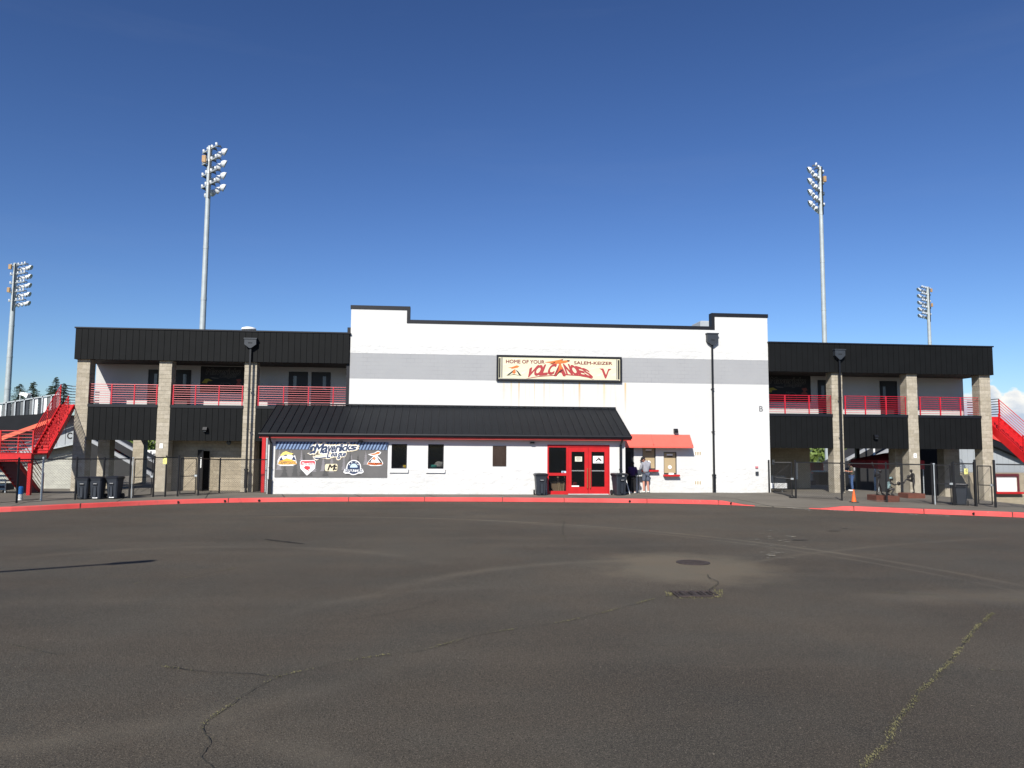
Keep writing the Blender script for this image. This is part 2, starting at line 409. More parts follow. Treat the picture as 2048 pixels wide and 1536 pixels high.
# pale scrub left by turning tyres: rings on the lot, broken up by the noise
def ring_through(a, b, c):
    a, b, c = [gp(*q, -.17) for q in (a,b,c)]
    d = 2*(a.x*(b.y-c.y)+b.x*(c.y-a.y)+c.x*(a.y-b.y)); s = [q.x*q.x+q.y*q.y for q in (a,b,c)]
    ux = (s[0]*(b.y-c.y)+s[1]*(c.y-a.y)+s[2]*(a.y-b.y))/d; uy = (s[0]*(c.x-b.x)+s[1]*(a.x-c.x)+s[2]*(b.x-a.x))/d
    return ux, uy, math.hypot(a.x-ux, a.y-uy), min(a.x,c.x), max(a.x,c.x)
for pts, w, amt in ((((500,1034),(1300,1062),(2048,1172)),.17,.85),(((1000,1044),(1560,1097),(2040,1184)),.11,.62),(((0,1118),(420,1094),(850,1120)),.34,.42),
                    (((780,1178),(1020,1135),(1400,1121)),.30,.5),(((1440,1135),(1700,1098),(2000,1076)),.18,.42),(((560,1230),(760,1190),(1000,1175)),.26,.30),(((1500,1215),(1650,1255),(1720,1300)),.24,.28)):
    ux, uy, rad, xa, xb = ring_through(*pts)
    dxx = n.math('SUBTRACT', sp.outputs[0], ux); dyy = n.math('SUBTRACT', sp.outputs[1], uy)
    d = n.math('ABSOLUTE', n.math('SUBTRACT', n.math('SQRT', n.math('ADD', n.math('MULTIPLY',dxx,dxx), n.math('MULTIPLY',dyy,dyy))), rad))
    k = n.math('MULTIPLY', n.math('SUBTRACT', 1, n.math('DIVIDE', d, w), True), n.math('MULTIPLY', n.ramp(sp.outputs[0], xa-.8, xa+1.2), n.ramp(sp.outputs[0], xb+.8, xb-1.2)), True)
    c = n.mix(n.math('MULTIPLY', n.math('MULTIPLY', k, n.ramp(mid,.25,.6)), amt), c, (.125,.117,.104))
sx_, sy_ = gp(2035,1194,-.17).x, gp(2035,1194,-.17).y
dx = n.math('DIVIDE', n.math('SUBTRACT', sp.outputs[0], sx_), 3.4); dy = n.math('DIVIDE', n.math('SUBTRACT', sp.outputs[1], sy_), .8)
rr = n.math('ADD', n.math('SQRT', n.math('ADD', n.math('MULTIPLY',dx,dx), n.math('MULTIPLY',dy,dy))), n.math('MULTIPLY', n.math('SUBTRACT', mid, .5), .8))
c = n.mix(n.math('MULTIPLY', n.ramp(rr, 1.0, .3), .5), c, (.125,.114,.10))
# silt left by water around the drain: a stain with its own outline
dx = n.math('DIVIDE', n.math('SUBTRACT', sp.outputs[0], 5.0), 2.3); dy = n.math('DIVIDE', n.math('SUBTRACT', sp.outputs[1], -22.8), 2.6)
rr = n.math('ADD', n.math('SQRT', n.math('ADD', n.math('MULTIPLY',dx,dx), n.math('MULTIPLY',dy,dy))), n.math('MULTIPLY', n.math('SUBTRACT', mid, .5), .9))
c = n.mix(n.math('MULTIPLY', n.ramp(rr, .95, .45), .66), c, (.140,.128,.108))
hue = n.mix(n.ramp(n.noise(tc, .55, 3), .4, .62), (1.19,1.06,.875), (1.10,1.03,.885))
c = n.mix(1.0, c, hue); c.node.blend_type = 'MULTIPLY'
n.link(c, p.inputs['Base Color'])
n.link(n.bump(n.math('ADD', fine, n.math('MULTIPLY', fine2, .5)), .85, .018), p.inputs['Normal'])
# thin worn marks on the asphalt: see-through in patches
def worn(name, col, lo=.42, hi=.62, sc=3.0, amount=.8):
    m, n, p = newmat(name); p.inputs['Roughness'].default_value = .95
    p.inputs['Base Color'].default_value = (*col,1)
    tc = n('ShaderNodeTexCoord').outputs['Object']
    n.link(n.math('MULTIPLY', n.ramp(n.noise(tc, sc, 5, .7), lo, hi), amount, True), p.inputs['Alpha'])
    return m
M['tyre'] = worn('tyre_scrub', (.16,.15,.135), .25, .75, 1.3, .15)
M['paintline'] = worn('worn_white_paint', (.55,.54,.50), .44, .60, 9, .75)
M['tar'] = worn('dark_mark', (.012,.011,.010), .25, .6, 4, .75)
M['silt'] = worn('silt_mark', (.30,.28,.22), .45, .6, 6, .6)
# sidewalk concrete with joints
m, n, p = newmat('sidewalk_concrete'); M['sidewalk'] = m
p.inputs['Roughness'].default_value = .92; p.inputs['Specular IOR Level'].default_value = .25
tc = n('ShaderNodeTexCoord').outputs['Object']; sp = n('ShaderNodeSeparateXYZ'); n.link(tc, sp.inputs[0])
c = n.mix(n.ramp(n.noise(tc,.5,4),.3,.7), (.125,.112,.092), (.175,.158,.128))
c = n.mix(n.math('MULTIPLY', n.ramp(n.noise(tc,40,3,.7),.5,.7), .4), c, (.10,.09,.075))
w = n.math('ABSOLUTE', n.math('SUBTRACT', n.math('FRACT', n.math('DIVIDE', n.math('ADD', n.math('MULTIPLY', sp.outputs[0], .93), n.math('MULTIPLY', sp.outputs[1], .25)), 3.05)), .5))
c = n.mix(n.math('LESS_THAN', w, .009), c, (.045,.042,.036))
n.link(c, p.inputs['Base Color']); n.link(n.bump(n.noise(tc,70,3), .3, .006), p.inputs['Normal'])
m = mat('grass_field', (.055,.085,.022), .9, var=.4, vs=.4); M['grass'] = m

# ------------------------------------------------------------------ camera, sun, sky
cd = bpy.data.cameras.new('camera'); co = bpy.data.objects.new('camera', cd); COL.objects.link(co)
cd.sensor_width = 36; cd.lens = 36*FPX/2048; cd.clip_end = 6000; cd.clip_start = .1
co.matrix_world = Matrix(((RT.x,UP.x,-FW.x,CP.x),(RT.y,UP.y,-FW.y,CP.y),(RT.z,UP.z,-FW.z,CP.z),(0,0,0,1)))
S.camera = co
S.cycles.transparent_max_bounces = 32
SUN = Vector((.40,1.0,-.77))
sd = bpy.data.lights.new('sun','SUN'); so = bpy.data.objects.new('sun', sd); COL.objects.link(so)
sd.energy = 5.0; sd.angle = R(.53); sd.color = (1,.955,.88); so.rotation_euler = SUN.to_track_quat('-Z','Y').to_euler()
so.location = (-20,-60,40)
W = bpy.data.worlds.new('World'); S.world = W; W.use_nodes = True
n = N(W); bg = W.node_tree.nodes['Background']
sky = n('ShaderNodeTexSky'); sky.sky_type = 'NISHITA'; sky.sun_disc = False
sky.sun_elevation = math.asin(.77/SUN.length); sky.sun_rotation = math.atan2(-SUN.x, -SUN.y); sky.altitude = 60; sky.air_density = 1.0; sky.dust_density = .35; sky.ozone_density = 2.6
bg.inputs['Strength'].default_value = .066
tc = n('ShaderNodeTexCoord').outputs['Generated']; sp = n('ShaderNodeSeparateXYZ'); n.link(tc, sp.inputs[0])
azm = n.math('ARCTAN2', sp.outputs[0], sp.outputs[1]); el = n.math('ARCSINE', sp.outputs[2])
# cumulus bank low on the right: lumpy top edge
cb = n('ShaderNodeCombineXYZ'); n.link(n.math('MULTIPLY', azm, 22), cb.inputs[0]); n.link(n.math('MULTIPLY', el, 30), cb.inputs[1])
lump = n.noise(cb.outputs[0], 1.0, 6, .58)
cb1 = n('ShaderNodeCombineXYZ'); n.link(n.math('MULTIPLY', azm, 26), cb1.inputs[0])
top = n.math('ADD', n.math('MULTIPLY', n.noise(cb1.outputs[0], 1.0, 2), .055), .040)
edge = n.math('SUBTRACT', n.math('ADD', top, n.math('MULTIPLY', n.math('SUBTRACT', lump, .5), .05)), el)
side = n.ramp(azm, .622, .640)
cmask = n.math('MULTIPLY', n.ramp(edge, .0, .0045), side, True)
ccol = n.mix(n.ramp(n.math('ADD', edge, n.math('MULTIPLY', n.math('SUBTRACT', lump,.5), .06)), .002, .028), (11.4,11.2,10.6), (5.9,7.0,8.5))
gm = n('ShaderNodeGamma'); gm.inputs[1].default_value = 1.35; n.link(sky.outputs[0], gm.inputs[0])
skyb = n.mix(1.0, gm.outputs[0], (.468,.533,.665)); skyb.node.blend_type = 'MULTIPLY'   # deep clear blue
skyc = n.mix(n.math('MULTIPLY', cmask, 1.0), skyb, ccol)
# faint high wisps
mp = n('ShaderNodeMapping'); mp.inputs['Scale'].default_value = (1.2,1.2,9); mp.inputs['Rotation'].default_value = (R(8),R(6),0); n.link(tc, mp.inputs[0])
wsp = n.math('MULTIPLY', n.ramp(n.noise(mp.outputs[0], 2.2, 6, .6), .56, .80), .02)
skyc = n.mix(wsp, skyc, (6.0,6.6,7.4))
n.link(skyc, bg.inputs['Color'])
vs_ = S.view_settings; vs_.view_transform = 'Standard'; vs_.look = 'None'; vs_.gamma = 1; vs_.exposure = .45
def dup(o, parent=None, loc=None, rz=None, label=None, scale=None):
    c = o.copy(); COL.objects.link(c); c.parent = parent
    if loc is not None: c.location = loc
    if rz is not None: c.rotation_euler[2] = rz
    if scale: c.scale = (scale,)*3
    if label: c['label'] = label
    for ch in list(o.children): dup(ch, c)
    return c
def px_polyline(pts, off=0.0): return [gp(x,y,off) for x,y in pts]

# ------------------------------------------------------------------ kerb line, lot, sidewalk
_k = px_polyline([(0,1014.5),(160,1007.4),(350,999.5),(560,995.7),(820,994.8),(1120,996.4),(1420,1000.6),(1560,1006.5),(1680,1011.7),(1860,1018.8),(2048,1025.7)])
KP = [(-60,-46),(-40,-26.5),(-27,-15.8),(-21,-11.6)]+[(p.x,p.y) for p in _k]+[(_k[-1].x+6,_k[-1].y-4.6),(_k[-1].x+16,_k[-1].y-14),(_k[-1].x+34,_k[-1].y-33)]
def K(x):
    for i in range(len(KP)-1):
        if KP[i][0] <= x <= KP[i+1][0]:
            p0 = KP[max(i-1,0)]; p1 = KP[i]; p2 = KP[i+1]; p3 = KP[min(i+2,len(KP)-1)]
            h = p2[0]-p1[0]; t = (x-p1[0])/h
            m1 = (p2[1]-p0[1])/(p2[0]-p0[0])*h; m2 = (p3[1]-p1[1])/(p3[0]-p1[0])*h
            return (2*t**3-3*t*t+1)*p1[1]+(t**3-2*t*t+t)*m1+(-2*t**3+3*t*t)*p2[1]+(t**3-t*t)*m2
    return KP[0][1] if x < KP[0][0] else KP[-1][1]
KH = .17
RAMP = (gp(1535,1010).x, gp(1648,1012).x)
def kh(x):                            # height of the kerb: flush at the ramp
    a, b = RAMP; m = 1.1
    if x < a-m or x > b+m: return KH
    if a < x < b: return .02
    t = (a-x)/m if x <= a else (x-b)/m
    t = t*t*(3-2*t); return .02+(KH-.02)*t
xs = [-58+i*.35 for i in range(int(114/.35)+1)]
def sidez(x, y):
    d = y-K(x)
    return G(x,y)-(KH-kh(x))*max(0,1-d/2.0)
mb = MB(); v = []; rows = [0,.06,.3,.7,1.2,1.8,2.4,3,4,5.5,7,9,12,16,22,30]
for x in xs:
    k = K(x)+.16
    for r in rows: v.append((x, k+r, sidez(x, k+r)))
nr = len(rows); mb.add(v, [(i*nr+j,(i+1)*nr+j,(i+1)*nr+j+1,i*nr+j+1) for i in range(len(xs)-1) for j in range(nr-1)])
tag(mb.build('sidewalk', M['sidewalk'], smooth=True), kind='structure')
mb = MB(); v = []
for i, x in enumerate(xs):
    k = K(x); g = G(x,k); h = kh(x); zt = sidez(x,k)+.004
    v += [(x,k-.012,g-KH-.05),(x,k,g-KH+h-.028),(x,k+.008,zt-.008),(x,k+.028,zt),(x,k+.165,zt),(x,k+.17,zt-.12)]
for i in range(len(xs)-1):
    mb.m = 1 if RAMP[0]+.1 < xs[i] < RAMP[1]-.45 else 0          # the dropped kerb is left unpainted
    mb.add([], []); n0 = i*6
    for j in range(5): mb.f.append((n0+j,n0+6+j,n0+6+j+1,n0+j+1)); mb.mi.append(mb.m)
mb.v = v
kerb = tag(mb.build('kerb', [M['kerb'], M['sidewalk']], smooth=False), kind='structure')
for px, py in ((355,1004),(448,1002),(515,1001.5),(1266,1004),(1466,1007),(1934,1025),(2043,1029)):
    q = gp(px,py,-.09); q.y = K(q.x)
    mb = MB(); mb.cyl((q.x,q.y-.017,G(q.x,q.y)-.105),(q.x,q.y+.02,G(q.x,q.y)-.105),.055,n=10); mb.build('drain_outlet', M['dark'], kerb)
for px in (55,206,445,688,847,1010,1136,1300,1432,1755,1860,1985):   # joints sawn into the kerb
    q = gp(px,1000 if px<1500 else 1020,0); x = q.x; k = K(x)
    mb = MB(); mb.box(x-.012,x+.012,k-.016,k+.168,G(x,k)-KH,sidez(x,k)+.006); mb.build('kerb_joint', M['crack'], kerb)
mb = MB(); v = []; ts = [0,.02,.05,.1,.16,.24,.34,.46,.6,.75,1]
for x in xs:
    k = K(x)
    for t in ts: y = k+.05-t*(k+130); v.append((x, y, G(x,y)-KH))
nr = len(ts); mb.add(v, [(i*nr+j,i*nr+j+1,(i+1)*nr+j+1,(i+1)*nr+j) for i in range(len(xs)-1) for j in range(nr-1)])
tag(mb.build('parking_lot', M['asphalt'], smooth=True), kind='structure')
mb = MB(); mb.box(-1500,1500,-600,2500,-2.6,-1.35); tag(mb.build('ground', M['grass']), kind='structure')

# flat strips on the lot (each a few mm above the asphalt)
LZ0 = -KH                             # level of the lot against the paving
LZ = -KH+RISE
def strip(pts, w, z, jag=0, rnd=None):
    mb = MB(); L = []
    for i, p in enumerate(pts):
        a = pts[max(i-1,0)]; b = pts[min(i+1,len(pts)-1)]; d = Vector((b[0]-a[0], b[1]-a[1])); d.normalize(); nrm = Vector((-d.y,d.x))
        ww = w(i/(len(pts)-1)) if callable(w) else w
        j = rnd.uniform(-jag,jag) if rnd else 0; c = Vector((p[0],p[1]))+nrm*j; hw = ww/2*(rnd.uniform(.5,1.4) if rnd else 1)
        for s in (1,-1): q = c+nrm*hw*s; L.append((q.x,q.y,G(q.x,q.y)+z))
    mb.add(L, [(2*i,2*i+1,2*i+3,2*i+2) for i in range(len(pts)-1)])
    return mb
def dense(pts, step=.25):
    out = []
    for i in range(len(pts)-1):
        p0=Vector(pts[max(i-1,0)][:2]); p1=Vector(pts[i][:2]); p2=Vector(pts[i+1][:2]); p3=Vector(pts[min(i+2,len(pts)-1)][:2])
        k = max(2,int((p2-p1).length/step))
        for j in range(k):
            t=j/k; out.append(.5*((2*p1)+(p2-p0)*t+(2*p0-5*p1+4*p2-p3)*t*t+(3*p1-p0-3*p2+p3)*t**3))
    out.append(Vector(pts[-1][:2])); return out
def lotline(pts): return dense(px_polyline(pts, LZ0))
mb = MB()
for a, b in (((1562,1014),(1622,1021)),((1655,1020),(1700,1023.5)),((1716,1021.5),(1758,1025)),((1790,1026),(1835,1030)),((1855,1030),(1900,1033)),((1470,1009),(1500,1012))):
    s = strip(dense([gp(*a,LZ0), gp(*b,LZ0)]), .10, LZ0+.013); mb.add(s.v, s.f)
tag(mb.build('road_marking', M['paintline']), kind='structure')
tag(strip(lotline([(528,1079),(560,1083),(610,1089)]), lambda t: .05+.12*math.sin(math.pi*t), LZ0+.012).build('dark_mark', M['tar']), kind='structure')  # narrow dark streak on the asphalt, widest at its middle
mb = MB()
for px, py, a, b in ((1600,1081,.25,.10),(1667,1063,.22,.09),(1690,1058,.12,.05)):
    c = gp(px,py,LZ0); mb.poly([(c.x+a*math.cos(t*.524), c.y+b*math.sin(t*.524), LZ+.0135) for t in range(12)])
tag(mb.build('oil_stain', M['tar']), kind='structure')
rnd = random.Random(5); mb = MB()
for i in range(46):
    c = gp(rnd.gauss(1550,22), rnd.uniform(1058,1118), LZ0); a = rnd.uniform(.03,.16); b = a*rnd.uniform(.3,.8)
    mb.poly([(c.x+a*math.cos(t*.785)*rnd.uniform(.6,1.2), c.y+b*math.sin(t*.785)*rnd.uniform(.6,1.2), LZ+.0145+i*.0001) for t in range(8)])
tag(mb.build('silt_marks', M['silt']), kind='structure')
# cracks with weeds growing in them
CR = [([(1985,1228),(1972,1240),(1958,1252),(1938,1275),(1920,1300),(1897,1328),(1880,1345),(1866,1362),(1840,1383),(1830,1400),(1822,1416),(1803,1432),(1785,1462),(1778,1485),(1760,1502),(1745,1518),(1728,1536),(1700,1570)],.8,.012),
      ([(1340,1193),(1300,1201),(1250,1215),(1200,1228),(1150,1240),(1080,1253),(1000,1264),(940,1276),(890,1290),(840,1303),(740,1316),(640,1336),(560,1355),(500,1384),(455,1416),(430,1432),(408,1450),(406,1466),(420,1482),(408,1505),(400,1515),(425,1540),(440,1570)],.50,.008),
      ([(560,1355),(520,1352),(480,1348),(420,1346),(330,1335)],.35,.012),([(700,1240),(800,1224),(880,1200)],.12,.010),([(130,1312),(90,1306),(20,1290)],.1,.010),
      ([(1130,1042),(1125,1060),(1130,1082)],.15,.016),([(480,1135),(380,1155),(270,1168)],.25,.010),([(1415,1183),(1432,1172),(1436,1164),(1420,1158),(1415,1150)],.2,.016),
      ([(1480,1172),(1600,1170),(1750,1184),(1950,1196),(2060,1202)],.3,.010),([(1960,1340),(2048,1347)],.2,.010)]
weed = MB(); rnd = random.Random(11)
for i, (pts, dens, w) in enumerate(CR):
    line = dense(px_polyline(pts, LZ0), .07)
    tag(strip(line, w, LZ0+.016+.0006*i, .012, rnd).build('crack', M['crack']), kind='structure')
    for q in line:
        cl = max(0, (math.sin(q.x*5.1+q.y*3.7)+.3 if dens<.7 else .75+.45*math.sin(q.x*6.1+q.y*4.7))+rnd.uniform(-.5,.5))
        for _ in range(int(dens*cl*25)):
            x = q.x+rnd.gauss(0,.006+.014*dens); y = q.y+rnd.gauss(0,.006+.014*dens); z = LZ+.012; h = rnd.uniform(.003,.014)*(.6+dens*.6); a = rnd.uniform(0,6.28); l = rnd.uniform(.005,.018); b = .0024
            dx, dy = math.cos(a), math.sin(a)
            weed.poly([(x-dy*b,y+dx*b,z),(x+dy*b,y-dx*b,z),(x+dx*l*.6+dy*b*.8,y+dy*l*.6-dx*b*.8,z+h),(x+dx*l,y+dy*l,z+h*.8)])
for px0,px1,py0,py1,nn in ((1428,1446,1181,1197,110),(1330,1346,1186,1194,60),(1345,1430,1196,1200,40)):
    for _ in range(nn):
        c = gp(rnd.uniform(px0,px1),rnd.uniform(py0,py1),LZ0); x,y,z = c.x,c.y,LZ+.01; h = rnd.uniform(.006,.025); a = rnd.uniform(0,6.28); l = rnd.uniform(.01,.03); b=.004; dx,dy=math.cos(a),math.sin(a)
        weed.poly([(x-dy*b,y+dx*b,z),(x+dy*b,y-dx*b,z),(x+dx*l*.6+dy*b,y+dy*l*.6-dx*b,z+h),(x+dx*l,y+dy*l,z+h*.8)])
tag(weed.build('weeds', M['grassblade']), 'yellow green weeds growing along the cracks in the asphalt', 'weeds', kind='stuff')
# manhole and drain grate
c = gp(1386,1125.5,LZ0); t = thing('manhole_cover', (c.x,c.y,LZ), 'round rusty iron manhole cover set in the asphalt above the drain grate', 'manhole cover')
mb = MB(); mb.lathe((c.x,c.y,LZ), [(.36,0),(.36,.012),(.325,.016)], 28); mb.build('ring', M['iron'], t)
mb = MB(); mb.lathe((c.x,c.y,LZ+.004), [(.315,0),(.315,.014)], 28)
for i in range(-4,5):
    for j in range(-4,5):
        if i*i+j*j < 17: mb.box(c.x+i*.066-.02,c.x+i*.066+.02,c.y+j*.066-.02,c.y+j*.066+.02,LZ+.018,LZ+.024)
mb.build('lid', M['iron'], t)
a = gp(1346,1187.5,LZ0); b = gp(1432,1192,LZ0); c = (a+b)/2
t = thing('drain_grate', (c.x,c.y,LZ), 'long rectangular iron drain grate in the asphalt with weeds at its ends', 'drain grate')
L = (b-a).length; hw = .21; x0 = c.x-L/2; x1 = c.x+L/2
mb = MB(); mb.box(x0,x1,c.y-hw,c.y+hw,LZ-.0,LZ+.007); mb.build('pit', M['dark'], t)
mb = MB()
for x in (x0,x1-.03): mb.box(x,x+.03,c.y-hw,c.y+hw,LZ+.008,LZ+.03)
for y in (c.y-hw,c.y+hw-.03): mb.box(x0+.031,x1-.031,y,y+.03,LZ+.008,LZ+.03)
mb.build('frame', M['iron'], t)
mb = MB(); nb = int(L/.075)
for i in range(1,nb): x = x0+i*L/nb; mb.box(x-.012,x+.012,c.y-hw+.031,c.y+hw-.031,LZ+.009,LZ+.026)
for i in (1,2,3): x = x0+i*L/4; mb.box(x-.02,x+.02,c.y-hw+.031,c.y+hw-.031,LZ+.010,LZ+.032)
mb.build('bars', M['iron'], t)

# ------------------------------------------------------------------ cladding helper
def cladding(mb, x0, x1, y, z0, z1, pitch=.305):     # vertical metal pans with open seams between
    k = max(1,round((x1-x0)/pitch)); w = (x1-x0)/k
    for i in range(k):
        a = x0+i*w; mb.box(a+.009,a+w-.009,y,y+.03,z0,z1)
def conductor(root, hx0, hx1, hy0, hy1, tipy, Y, pipe_bot, lower, tone='head_grey'):
    (xa,za) = at(hx0,hy0,Y); (xb,zb) = at(hx1,hy1,Y); zt = az((hx0+hx1)/2,tipy,Y); xc=(xa+xb)/2; w=.05
    mb = MB(); mb.prism([(xa,za-.03),(xa,zb),(xc-w,zt),(xc+w,zt),(xb,zb),(xb,za-.03)], Y-.24, Y)
    mb.box(xa-.03,xb+.03,Y-.27,Y+.0,za-.028,za+.03); h = mb.build('conductor_head', M[tone], root)
    mb = MB(); mb.box(xc-.10,xc+.10,Y-.246,Y-.2405,zb+.05,zb+.09); mb.build('overflow_slot', M['dark'], h)
    mb = MB(); xb_ = at(*pipe_bot,Y)[0]; zb_ = max(.02, at(*pipe_bot,Y)[1]); zl = at(lower[0],lower[1],Y)[1]
    mb.box(xc-.042,xc+.042,Y-.16,Y-.06,zl,zt+.02); mb.box(xc-.068,xc+.068,Y-.185,Y-.035,zb_,zl)
    mb.box(xc-.09,xc+.09,Y-.19,Y-.03,zl-.04,zl+.04)
    d = mb.build('downspout', M['black_pipe'], root)
    mb = MB()
    for f in (.33,.66):
        z = zl+(zt-zl)*f; mb.box(xc-.07,xc+.07,Y-.168,Y-.0,z-.02,z+.02)
    mb.build('bracket', M['black_pipe'], d)
def wall_light(root, px, py, Y, w=.2, h=.24):
    x, z = at(px,py,Y); mb = MB(); mb.prismx([(Y-.003,z-h/2),(Y-.003,z+h/2),(Y-.14,z+h/2),(Y-.22,z-.02),(Y-.20,z-h*.35)], x-w/2, x+w/2)
    o = mb.build('wall_light', M['black_pipe'], root); mb = MB(); mb.box(x-w*.35,x+w*.35,Y-.19,Y-.06,z-h*.42,z-h*.34); mb.build('lens', M['slit'], o)
    return o

# ------------------------------------------------------------------ white ticket building
XL, XR = -4.86, 17.2
tb = thing('ticket_building', (6.2,4.5,0), 'big white block building with a grey band, stepped parapet and black roofed lobby', 'building')
Z1, Z2, Z3 = 9.48, 8.71, 9.52; xa, xb = -1.9, 14.14
dw = (ax(1252,960,0)-.9, ax(1268,960,0)); w1 = (ax(1285,920,0), ax(1311.5,920,0)); w2 = (ax(1327.5,925,0), ax(1353.5,925,0))
tz = [az(1300,893,0)+.06, az(1298,939.5,0), az(1340,904,0), az(1340,949,0)]
holes = [(dw[0],dw[1],.02,2.35),(w1[0],w1[1],tz[1],tz[0]),(w2[0],w2[1],tz[3],tz[2])]
mb = MB(); wall_holes(mb, XL, XR, -.6, 6.0, 0, .3, holes)
mb.box(XL,XR,.004,.3,6.0,Z2); mb.prism([(XL,Z2),(xa,Z2),(xa,Z1-.02),(XL,Z1-.02)],.004,.35); mb.prism([(xb,Z2),(XR,Z2),(XR,Z3-.02),(xb,Z3-.02)],.004,.35)
mb.v = [(x,(0.0 if abs(y-.004)<1e-6 else y),z) for x,y,z in mb.v]
mb.box(XL,XR,.304,9,2.6,Z2-.01)
mb.build('wall', M['white_wall'], tb)
mb = MB(); o=.035; t=.17
mb.box(XL-o,xa+o,-o,.39,Z1-t,Z1+.02); mb.box(xa-.13,xa+o,-o-.003,.39,Z2-t+.1,Z1-t)
mb.box(xa+o,xb-o,-o,.39,Z2-t+.1,Z2+.1); mb.box(xb-o,xb+.13,-o-.003,.39,Z2-t+.1,Z3-t); mb.box(xb-o,XR+o,-o,.39,Z3-t,Z3+.02)
mb.build('parapet_cap', M['black_trim'], tb)
mb = MB(); mb.box(XL-.17,XL-.003,.02,.5,4.3,8.35); mb.build('corner_trim', M['black_trim'], tb)
mb = MB(); mb.box(dw[0]-.05,dw[1]+.02,.32,2.5,0,2.6); mb.box(w1[0]-.1,w2[1]+.2,.16,.30-.002,.85,2.6)
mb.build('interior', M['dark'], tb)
mb = MB(); mb.box(dw[0],dw[1],.10,.16,.03,2.34); d = mb.build('side_door', M['door_dark'], tb)
mb = MB(); mb.box(dw[0]+.95,dw[1]-.12,.09,.098,.3,2.1); mb.build('door_panel', M['dim'], d)
for wi, (w, zb, zt) in enumerate(((w1,tz[1],tz[0]),(w2,tz[3],tz[2]))):
    mb = MB(); mb.box(w[0],w[1],.10,.13,zb,zt); f = mb.build('ticket_window', M['tan'], tb)
    mb = MB()
    for x in (w[0],w[1]-.035): mb.box(x,x+.035,.06,.0995,zb,zt)
    mb.box(w[0]+.036,w[1]-.036,.06,.0995,zt-.04,zt); mb.build('frame', M['head_grey'], f)
    xc = (w[0]+w[1])/2; H = zt-zb
    mb = MB(); mb.cyl((xc,.07,zb+.38),(xc,.0995,zb+.38),.095,n=20); mb.build('speaking_disc', M['paper'], f)
    mb = MB(); mb.box(xc-.15,xc+.15,.085,.0995,zb+.905,zb+.945); mb.build('slot', M['ink'], f); mb = MB(); mb.box(w[0]+.04,w[1]-.04,.08,.0995,zb+.0,zb+.07); mb.build('shutter_gap', M['ink'], f)
    mb = MB(); mb.box(xc-.16,xc+.16,.085,.0995,zb+.985,zb+1.07); mb.build('notice', M['paper'], f)
    mb = MB(); mb.bbox(w[0]-.05,w[1]+.09,-.28,.0,zb-.09,zb-.0,.02); mb.build('sill_shelf', M['red'], f)
mb = MB(); xc=(w2[0]+w2[1])/2; mb.cyl((xc,-.16,tz[3]+.002),(xc,-.16,tz[3]+.09),.15,.13,n=20); mb.build('coin_tray', M['paper'], tb)
# awning over the ticket windows
p = [at(1256,867,0),at(1379.5,869.4,0)]; q = [at(1386.5,893.5,-.58)]
aw = MB(); x0 = 8.7; x1 = p[1][0]; zt = p[1][1]; zb = q[0][1]
aw.prismx([(-.002,zt),(-.58,zb),(-.58,zb-.07),(-.56,zb-.07),(-.002,zt-.06)], x0, x1)
a = aw.build('awning', M['awning'], tb)
mb = MB(); xs_ = at(1305,880,-.3)[0]; sl=(zt-zb)/.578
mb.obox((xs_,-.29,(zt+zb)/2+.004),(.006,0,0),(0,-.288,-.288*sl),(0,0,.004)); mb.build('seam', M['red_fascia'], a)
for x in (x0+.03,xs_,x1-.03):
    mb = MB(); mb.obox((x,-.28,(zt+zb)/2-.16),(.015,0,0),(0,.27,.27*sl*.25),(0,0,.012)); mb.build('bracket', M['black_pipe'], a)
wall_light(tb, 1350.5, 862, 0)
for px, py in ((1396,906.5),(1396,965.5)):
    x, z = at(px,py,0); mb = MB(); mb.box(x-.20,x+.20,-.012,0,z-.11,z+.11); f = mb.build('vent', M['white'], tb)
    mb = MB()
    for i in range(4): mb.box(x-.165+i*.09,x-.105+i*.09,-.0165,-.0125,z-.09,z+.09)
    mb.build('louvre', M['tan'], f)
x, z = at(1513,934.5,0); mb = MB(); mb.box(x-.07,x+.07,-.06,0,z-.05,z+.05); mb.build('alarm_box', mat('faded_pink_box',(.5,.16,.18)), tb)
x, z = at(1513.5,946.5,0); mb = MB(); mb.bbox(x-.08,x+.08,-.09,0,z-.09,z+.09,.02); mb.build('hose_box', M['head_grey'], tb)
x, z = at(1522,817.5,0); mb = MB()
letters(mb, 'B', lambda u,v: (x-.10+.2*u, -.02, z-.14+.28*v)); letters(mb, 'B', lambda u,v: (x-.10+.2*u, -.004, z-.14+.28*v)); o_ = mb.build('wall_letter', M['greyink'], tb)
conductor(tb, 1411.5,1433.5,668,684,691, 0, (1427,984), (1426,950))
mb = MB(); x,z = at(1401,651,3.4); x2,_ = at(1423,651,3.4); mb.bbox(x,x2,3.4,5,Z2,az(1412,641.5,3.4),.05); mb.build('roof_unit', M['grey_panel'], tb)

